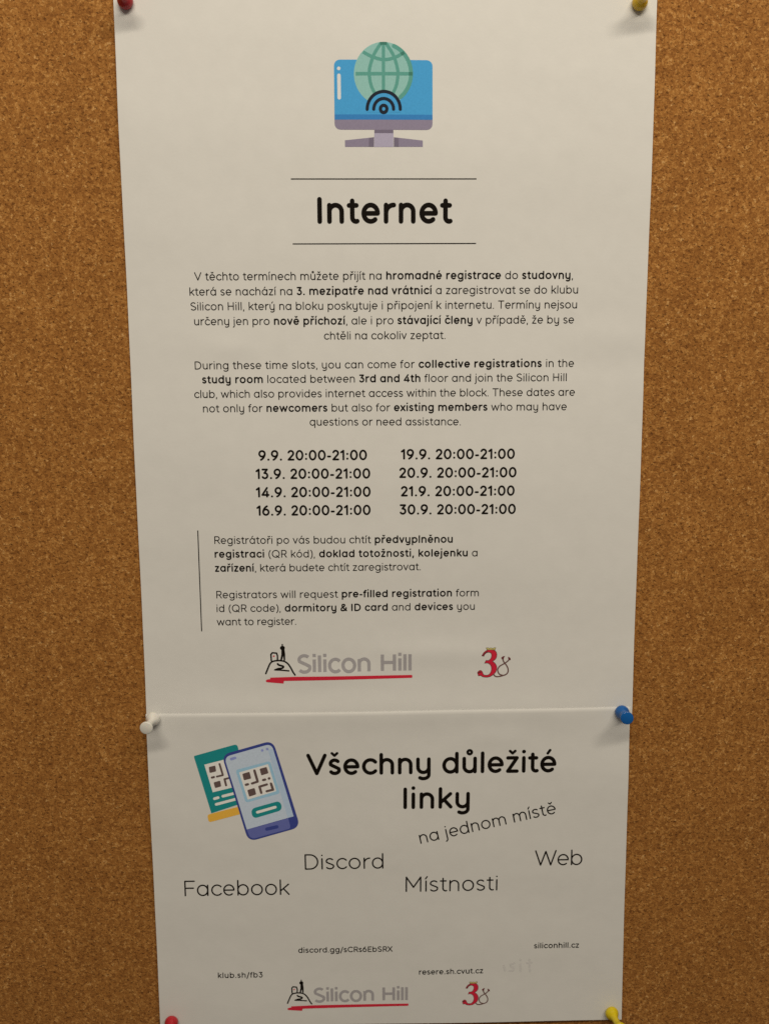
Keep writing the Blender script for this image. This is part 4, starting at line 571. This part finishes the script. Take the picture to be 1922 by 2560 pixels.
def glyph(ch, s, xh=None, style='r'):
    """Returns (left bearing, outer width, right bearing, strokes); strokes are point lists, x from the outer left edge."""
    h = s / 2
    xh = xh or 485 + 0.5 * s
    sb, rb = 78 - 0.13 * s, 50 - 0.06 * s
    m = xh / 2
    if ch in ACCENT:
        b, k = ACCENT[ch]
        l, w, r, st = glyph(b, s, xh, style)
        cx = w / 2 + (20 if b == 'r' else 0)
        y = xh + 58 + h * 0.35
        if k == 'v':
            st = st + [('thin', [(cx - 80, y + 88), (cx, y + 12)]), ('thin', [(cx + 80, y + 88), (cx, y + 12)])]
        elif k == '/':
            st = st + [('thin', [(cx - 24, y), (cx + 46, y + 100)])]
        else:
            rr = 62
            st = st + [('thin', arc(cx, y + 64, rr, rr, 0, 360, 20))]
        return l, w, r, st
    if ch == ' ':
        return 0, 265, 0, []
    ow = 500.0 + 0.4 * (s - 63)                                      # width of the round letters
    ry = m - h
    if ch == 'o':
        return rb, ow, rb, [arc(ow / 2, m, ow / 2 - h, ry, 0, 360, 32)]
    if ch == 'c':
        w = 432.0 + 0.4 * (s - 63)
        return rb, w, 28, [arc(ow / 2, m, ow / 2 - h, ry, 42, 318)]
    if ch == 'e':
        w = 478.0 + 0.4 * (s - 63)
        rx = w / 2 - h
        return rb, w, rb - 4, [[(h + 6, m - 4), (w - h, m - 4)], arc(w / 2, m, rx, ry, 0, 310)]
    bw = 483.0 + 0.4 * (s - 63)
    if ch == 'a' and style == 'n':
        w = 440.0
        return rb, w, sb, [[(w - h, h), (w - h, xh * 0.62)], arc(w / 2, xh * 0.66, w / 2 - h, xh * 0.34 - h, 0, 150),
                           [(w - h, xh * 0.56), (w * 0.5, xh * 0.56)] , arc(w * 0.5, xh * 0.28 + h * .3, w / 2 - h, xh * 0.28 - h * .7, 90, 270), bez((w * .5, h), (w * .75, h), (w - h, h + 50), (w - h, xh * .3))]
    if ch in 'adgq':
        top = CAP + 5 if ch == 'd' else xh
        st = [arc(bw / 2, m, bw / 2 - h, ry, 0, 360, 32)]
        x = bw - h
        if ch in 'ad':
            st.append([(x, h), (x, top - h)])
        elif ch == 'q':
            st.append([(x, DESC + h), (x, top - h)])
        else:
            st.append([(x, top - h), (x, -10)] + arc(bw / 2 + 5, -10, bw / 2 - h - 5, -DESC - h - 10, 0, -140)[1:])
        return rb, bw, sb, st
    if ch in 'bp':
        x = h
        st = [arc(bw / 2, m, bw / 2 - h, ry, 0, 360, 32), [(x, h), (x, CAP + 5 - h)] if ch == 'b' else [(x, DESC + h), (x, xh - h)]]
        return sb, bw, rb, st
    if ch in 'nh':
        w = 384 + 0.58 * s
        rx = w / 2 - h
        return sb, w, sb - 4, [[(h, h), (h, (CAP + 5 if ch == 'h' else xh) - h)], arc(w / 2, xh - h - rx, rx, rx, 180, 0) + [(w - h, h)]]
    if ch == 'm':
        w = 660 + 0.85 * s
        rx = (w - s) / 4
        ryy = rx * 1.12
        st = [[(h, h), (h, xh - h)]]
        for i in (0, 1):
            st.append(arc(h + rx + 2 * rx * i, xh - h - ryy, rx, ryy, 180, 0) + [(h + 2 * rx * (i + 1), h)])
        return sb, w, sb - 4, st
    if ch in 'uy':
        w = 380 + 0.58 * s
        rx = w / 2 - h
        st = [[(h, xh - h), (h, h + rx)] + arc(w / 2, h + rx, rx, rx, 180, 360)[1:]]
        if ch == 'u':
            st.append([(w - h, h), (w - h, xh - h)])
        else:
            st.append([(w - h, xh - h), (w - h, -20)] + arc(w / 2, -20, rx, -DESC - h - 20, 0, -130)[1:])
        return sb - 4, w, sb, st
    if ch == 'r':
        w = 238 + 0.72 * s
        R_ = w - s
        return sb, w, 14, [[(h, h), (h, xh - h)], arc(h + R_, xh - h - R_, R_, R_, 180, 88)]
    if ch == 't':
        w = 262 + 0.5 * s
        x = w * 0.46
        rx = w - h - x
        return 16, w, 26, [[(x, 600 + 0.45 * s - h), (x, h + rx * 0.95)] + arc(x + rx * 0.86, h + rx * 0.95, rx * 0.86, rx * 0.95, 180, 292)[1:], [(h, xh - h - 8), (w - h, xh - h - 8)]]
    if ch == 'f':
        w = 250 + 0.5 * s
        x = w * 0.42
        rx = w - h - x
        return 16, w, 6, [[(x, h), (x, CAP + 5 - h - rx)] + arc(x + rx, CAP + 5 - h - rx, rx, rx, 180, 84)[1:], [(h, xh - h - 8), (w - h - 20, xh - h - 8)]]
    if ch in 'iıj':
        x = h
        st = []
        if ch != 'ı':
            d = h * 1.09
            st.append(('dot', (x, xh + 102 - 0.2 * s + d), d))
        if ch == 'j':
            st.append([(x, xh - h), (x, -40)] + arc(x - 95, -40, 95, -DESC - h - 40, 0, -85)[1:])
        else:
            st.append([(x, h), (x, xh - h)])
        return sb, s, sb, st
    if ch == 'l':
        return sb, s, sb, [[(h, h), (h, CAP + 5 - h)]]
    if ch == 'k':
        w = 385 + 0.45 * s
        ax, ay, bx, by = h, xh * 0.36, w - h - 14, xh - h
        return sb, w, 14, [[(h, h), (h, CAP + 5 - h)], [(ax, ay), (bx, by)], [(ax + (bx - ax) * 0.36, ay + (by - ay) * 0.36), (w - h, h)]]
    if ch in 'sS':
        H = xh if ch == 's' else CAP
        w = (352 if ch == 's' else 470) + 0.25 * s
        r1 = (H - 2 * h) / 4
        rx = w / 2 - h
        cx = w / 2
        u, d = H - h - r1, h + r1
        st = arc(cx, u, rx * 0.94, r1, 38, 205)
        en = arc(cx, d, rx, r1, 25, -148)
        p, q = st[-1], en[0]
        st = st + bez(p, (p[0] + 0.28 * w, p[1] - 0.36 * r1 - 20), (q[0] - 0.28 * w, q[1] + 0.36 * r1 + 20), q)[1:-1] + en
        return 36, w, 36, [st]
    if ch in 'vw':
        w = 425 + 0.3 * s if ch == 'v' else 690 + 0.3 * s
        if ch == 'v':
            return 24, w, 24, [[(h, xh - h), (w / 2, h)], [(w - h, xh - h), (w / 2, h)]]
        q = w / 4
        return 24, w, 24, [[(h, xh - h), (q + h * .5, h)], [(w / 2, xh - h - 15), (q + h * .5, h)], [(w / 2, xh - h - 15), (3 * q - h * .5, h)], [(w - h, xh - h), (3 * q - h * .5, h)]]
    if ch == 'x':
        w = 410 + 0.3 * s
        return 24, w, 24, [[(h, xh - h), (w - h, h)], [(w - h, xh - h), (h, h)]]
    if ch == 'z':
        w = 360 + 0.3 * s
        return 40, w, 40, [[(h, xh - h), (w - h - 4, xh - h)], [(w - h - 4, xh - h), (h, h)], [(h, h), (w - h, h)]]
    # capitals
    if ch == 'I':
        return sb + 14, s, sb + 14, [[(h, h), (h, CAP - h)]]
    if ch == 'V':
        w = 590 + 0.3 * s
        return 20, w, 20, [[(h, CAP - h), (w / 2, h)], [(w - h, CAP - h), (w / 2, h)]]
    if ch == 'H':
        w = 500 + 0.3 * s
        return sb + 14, w, sb + 14, [[(h, h), (h, CAP - h)], [(w - h, h), (w - h, CAP - h)], [(h, 355), (w - h, 355)]]
    if ch == 'T':
        w = 520 + 0.3 * s
        return 26, w, 26, [[(h, CAP - h), (w - h, CAP - h)], [(w / 2, h), (w / 2, CAP - h)]]
    if ch == 'D':
        w = 560 + 0.2 * s
        R_ = CAP / 2 - h
        c0 = w - h - R_
        return sb + 14, w, rb, [[(h, h), (h, CAP - h)], [(h, CAP - h), (c0, CAP - h)] + arc(c0, CAP / 2, R_, R_, 90, -90)[1:] + [(h, h)]]
    if ch in 'RPB':
        w = 470 + 0.3 * s
        r1 = 178 - h * 0.3
        c0 = w - h - r1 - 12
        yb = CAP - h - 2 * r1
        st = [[(h, h), (h, CAP - h)], [(h, CAP - h), (c0, CAP - h)] + arc(c0, CAP - h - r1, r1, r1, 90, -90)[1:] + [(h, yb)]]
        if ch == 'R':
            st.append([(c0 - 20, yb), (w - h, h)])
        elif ch == 'B':
            r2 = (yb - h) / 2
            st.append([(h, yb), (w - h - r2, yb)] + arc(w - h - r2, h + r2, r2, r2, 90, -90)[1:] + [(h, h)])
        return sb + 14, w, 26, st
    if ch in 'QOC':
        w = 700.0
        st = [arc(w / 2, CAP / 2, w / 2 - h, CAP / 2 - h, 0, 360, 40)] if ch != 'C' else [arc(w / 2, CAP / 2, w / 2 - h, CAP / 2 - h, 45, 315)]
        if ch == 'Q':
            st.append([(w * 0.56, 190), (w - h - 10, h - 40)])
        if ch == 'C':
            return rb, 610, 26, st
        return rb, w, rb, st
    if ch in 'FE':
        w = 430 + 0.3 * s
        st = [[(h, h), (h, CAP - h)], [(h, CAP - h), (w - h, CAP - h)], [(h, 360), (w - h - 45, 360)]]
        if ch == 'E':
            st.append([(h, h), (w - h, h)])
        return sb + 14, w, 26, st
    if ch == 'M':
        w = 640 + 0.3 * s
        return sb + 14, w, sb + 14, [[(h, h), (h, CAP - h)], [(w - h, h), (w - h, CAP - h)], [(h, CAP - h), (w / 2, 210)], [(w - h, CAP - h), (w / 2, 210)]]
    if ch == 'W':
        w = 890 + 0.3 * s
        q = w / 4
        return 20, w, 20, [[(h, CAP - h), (q + h * .5, h)], [(w / 2, CAP - h - 30), (q + h * .5, h)], [(w / 2, CAP - h - 30), (3 * q - h * .5, h)], [(w - h, CAP - h), (3 * q - h * .5, h)]]
    if ch == 'X':
        w = 530 + 0.3 * s
        return 20, w, 20, [[(h, CAP - h), (w - h, h)], [(w - h, CAP - h), (h, h)]]
    # figures
    if ch == '0':
        w = 500 + 0.15 * s
        return 42, w, 42, [arc(w / 2, CAP / 2, w / 2 - h, CAP / 2 - h, 0, 360, 36)]
    if ch == '1':
        w = 150 + s
        return 30, w, 66, [[(w - h, h), (w - h, CAP - h)], [(w - h, CAP - h), (h, CAP - 110 - h)]]
    if ch == '2':
        w = 420 + 0.3 * s
        r1 = w / 2 - h - 6
        st = arc(w / 2 - 4, CAP - h - r1, r1, r1, 160, -38)
        return 36, w, 36, [st + [(h + 6, h)], [(h + 6, h), (w - h, h)]]
    if ch == '3':
        w = 430 + 0.3 * s
        r1 = w / 2 - h
        ym = h + 2 * r1
        return 30, w, 40, [[(h + 26, CAP - h), (w - h - 22, CAP - h)], [(w - h - 22, CAP - h), (w / 2 - 30, ym)], [(w / 2 - 30, ym), (w / 2, ym)] + arc(w / 2, h + r1, r1, r1, 90, -148)[1:]]
    if ch == '4':
        w = 500 + 0.3 * s
        x = w * 0.70
        return 24, w, 30, [[(x, CAP - h), (h, 170)], [(h, 170), (w - h, 170)], [(x, 390), (x, h)]]
    if ch in '69':
        w = 450 + 0.3 * s
        r1 = w / 2 - h
        loop = arc(w / 2, h + r1, r1, r1, 0, 360, 30)
        tail = bez((h, h + r1), (h + 4, h + r1 + 170), (w * 0.38, CAP * 0.82), (w * 0.66, CAP - h))
        st = [loop, tail]
        if ch == '9':
            st = [[(w - x, CAP - y) for x, y in p] for p in st]
        return 38, w, 38, st
    # signs
    if ch == '.':
        return 62, s * 1.12, 62, [('dot', (s * .56, h * 1.12), h * 1.12)]
    if ch == ',':
        return 62, s * 1.1, 56, [[(h * 1.1, h * 1.1), (h * 0.7, -70)]]
    if ch == ':':
        return 62, s * 1.12, 62, [('dot', (s * .56, h * 1.15 + 40), h * 1.12), ('dot', (s * .56, xh - h - 60), h * 1.12)]
    if ch == '-':
        w = 210 + 0.5 * s
        return 40, w, 40, [[(h, 258), (w - h, 258)]]
    if ch in '()':
        st = [arc(260 + h, 290, 260, 440, 122, 238)]
        w = 130.0 + s
        if ch == ')':
            st = [[(w - x, y) for x, y in st[0]]]
        return 54, w, 30, st
    if ch == '/':
        w = 330 + 0.3 * s
        return 10, w, 10, [[(h, -90), (w - h, CAP + 5 - h)]]
    if ch == '&':
        w = 560 + 0.3 * s
        st = bez((w - h, h), (w * 0.6, h + 130), (120, 430), (150, 560)) + arc(268, 560, 118, CAP - h - 560, 180, 0)[1:]
        st += bez((386, 560), (380, 440), (h, 360), (h, 190))[1:] + bez((h, 190), (h, 60), (120, h), (225, h))[1:] + bez((225, h), (380, h), (w - 70, 150), (w - h - 30, 330))[1:]
        return 40, w, 20, [st]
    raise KeyError(ch)

WEIGHT = {'r': 84, 'b': 126, 'n': 132, 'l': 61, 'm': 70, 'd': 106, 't': 113}

def lay(runs, size, track, xh=None, weights=None):
    """Positions glyphs on a line; returns (ink width, [(x offset, glyph strokes, weight)])."""
    x, items, first, last = 0.0, [], None, 0.0
    for st, text in runs:
        s = (weights or WEIGHT)[st]
        for ch in text:
            l, w, r, strokes = glyph(ch, s, xh, st)
            if ch != ' ':
                if first is None:
                    first = x + l * size
                items.append((x + l * size, strokes, s))
                last = x + (l + w) * size
            x += (l + w + r) * size + track
    return last - first, [(a - first, b, c) for a, b, c in items]

def set_line(pr, runs, ends, size, mat, layer, butt=False, xh=None, weights=None, stretch_y=1.0):
    n = sum(len(t) for _, t in runs) - 1
    x0, z0, x1, z1 = ends
    L = math.hypot(x1 - x0, z1 - z0)
    w0, _ = lay(runs, size, 0.0, xh, weights)
    _, items = lay(runs, size, (L - w0) / max(1, n), xh, weights)
    ux, uz = (x1 - x0) / L, (z1 - z0) / L
    for gx, strokes, s in items:
        mt = 'thin_ink' if mat == 'ink' and s < 90 else mat
        for i, st in enumerate(strokes):
            off = 0.05 + 0.01 * layer + 0.0025 * i
            if st[0] == 'thin':
                pts, w = st[1], s * (0.92 if s < 90 else 0.74)
            elif st[0] == 'dot':
                (cx, cy), r = st[1], st[2]
                pts = [(cx, cy), (cx + 0.01, cy)]
                w = 2 * r
                if butt:                          # square dots in the plain grotesque
                    pts, w = [(cx, CAP - s * 0.95), (cx, CAP + 5)], s
            else:
                pts, w = st, s
            q = [(x0 + ux * (gx + px * size) - uz * py * size * stretch_y, z0 + uz * (gx + px * size) + ux * py * size * stretch_y) for px, py in pts]
            pr.stroke(q, w * size, off, mt, butt)

def build_text():
    groups = {}
    for part, runs, ends, g in TEXT:
        L = math.hypot(ends[2] - ends[0], ends[3] - ends[1])
        groups.setdefault(g, []).append(L / lay(runs, 1.0, 0.0)[0])
    size = {g: statistics.median(v) * 1.0 for g, v in groups.items()}
    parts = {}
    for k, (part, runs, ends, g) in enumerate(TEXT):
        key = (part, k) if part in ('link_name', 'link_address') else part
        sheet = 'lower' if g in 'tuLa' else 'upper'
        if key not in parts:
            parts[key] = Print(sheet)
        set_line(parts[key], runs, ends, size[g], 'ink', 0)
    for key, pr in parts.items():
        pr.build(key[0] if isinstance(key, tuple) else key, SHEET[pr.sheet])
    return size
SIZES = build_text()
print('text sizes (mm per em unit x1000):', {k: round(v * 1000, 3) for k, v in SIZES.items()})

def build_shapes():
    prints, order = {}, []
    for sheet, part, sub, layer, mat, kind, pts, *rest in SHAPES:
        key = (sheet, part, sub)
        if key not in prints:
            prints[key] = Print(sheet); order.append(key)
        off = 0.05 + 0.012 * layer + 0.0015 * (len(prints[key].f) % 7) * 0
        n_same = prints[key].__dict__.setdefault('count', {})
        n_same[layer] = n_same.get(layer, -1) + 1
        off += 0.0006 * n_same[layer]
        if kind == 'P':
            prints[key].fill(pts, off, mat)
        else:
            prints[key].stroke(pts, rest[0], off, mat, bool(rest[1]))
    for sheet, word, ends in LOGO_TEXT:
        key = (sheet, 'club_logo', 'lettering')
        if key not in prints:
            prints[key] = Print(sheet); order.append(key)
        L = math.hypot(ends[2] - ends[0], ends[3] - ends[1])
        wt = {'g': 114}
        w1 = lay([('g', word)], 1.0, 0.0, 560, wt)[0]
        size = LOGO_SIZE[sheet]
        set_line(prints[key], [('g', word)], ends, size, 'logo_grey', 0, True, 560, wt)
    # a part with sub-parts is an Empty on its sheet; a part of one piece is one mesh
    holders = {}
    for key in order:
        sheet, part, sub = key
        if not sub:
            prints[key].build(part, SHEET[sheet]); continue
        if (sheet, part) not in holders:
            e = bpy.data.objects.new(part, None); COL.objects.link(e); e.parent = SHEET[sheet]
            e.empty_display_size = 0.01
            holders[(sheet, part)] = e
        prints[key].build(sub, holders[(sheet, part)])
build_shapes()

# ------------------------------------------------------------------ push pins
PROFILE = [(0.0, 0.55), (2.55, 0.55), (2.85, 0.7), (3.0, 1.1), (2.98, 1.6), (2.75, 2.3), (2.35, 2.95), (1.95, 3.5), (1.65, 4.2), (1.5, 5.0), (1.46, 6.0), (1.52, 7.2),
           (1.7, 8.3), (2.05, 9.1), (2.45, 9.6), (2.66, 9.95), (2.7, 10.3), (2.6, 10.65), (2.35, 10.8), (0.0, 10.82)]

def lathe(profile, n=40):
    v, f, rings = [], [], []
    for r, y in profile:
        if r == 0.0:
            v.append((0, -y * MM, 0)); rings.append([len(v) - 1])
        else:
            b = len(v)
            v += [(r * MM * math.cos(2 * math.pi * i / n), -y * MM, r * MM * math.sin(2 * math.pi * i / n)) for i in range(n)]
            rings.append(list(range(b, b + n)))
    for a, b in zip(rings, rings[1:]):
        for i in range(n):
            j = (i + 1) % n
            q = [a[i % len(a)], a[j % len(a)], b[j % len(b)], b[i % len(b)]]
            q = [k for i_, k in enumerate(q) if k not in q[:i_]]
            if len(q) > 2:
                f.append(tuple(q))
    return v, f

def make_pin(mat):
    root = bpy.data.objects.new('push_pin', None)
    COL.objects.link(root)
    root.empty_display_size = 0.005
    v, f = lathe(PROFILE)
    link('grip', v, f, mat, root, smooth=True)
    v, f = lathe([(0.0, -7.5), (0.25, -6.5), (0.5, -5.0), (0.5, 0.5)], 12)
    link('needle', v, f, M['steel'], root, smooth=True)
    return root

def copy_pin(src, mat):
    r = src.copy(); COL.objects.link(r)
    for ch in list(src.children):
        c = ch.copy(); COL.objects.link(c); c.parent = r
        if ch.name.startswith('grip'):
            c.data = ch.data.copy(); c.data.materials[0] = mat
    return r

proto = None
for color, rough, sss, (x, z), (tx, tz), push, sheet, label in PINS:
    mat = plastic_material('plastic_' + str(len(bpy.data.materials)), color, rough, sss)
    o = make_pin(mat) if proto is None else copy_pin(proto, mat)
    proto = proto or o
    out = sheet_out(sheet, x, z)
    o.location = (x * MM, -(out + push) * MM, z * MM)
    axis = Vector((tx, -1.0, tz)).normalized()
    o.rotation_euler = Vector((0, -1, 0)).rotation_difference(axis).to_euler()
    tag(o, label, 'push pin', 'push pins holding the sheets')
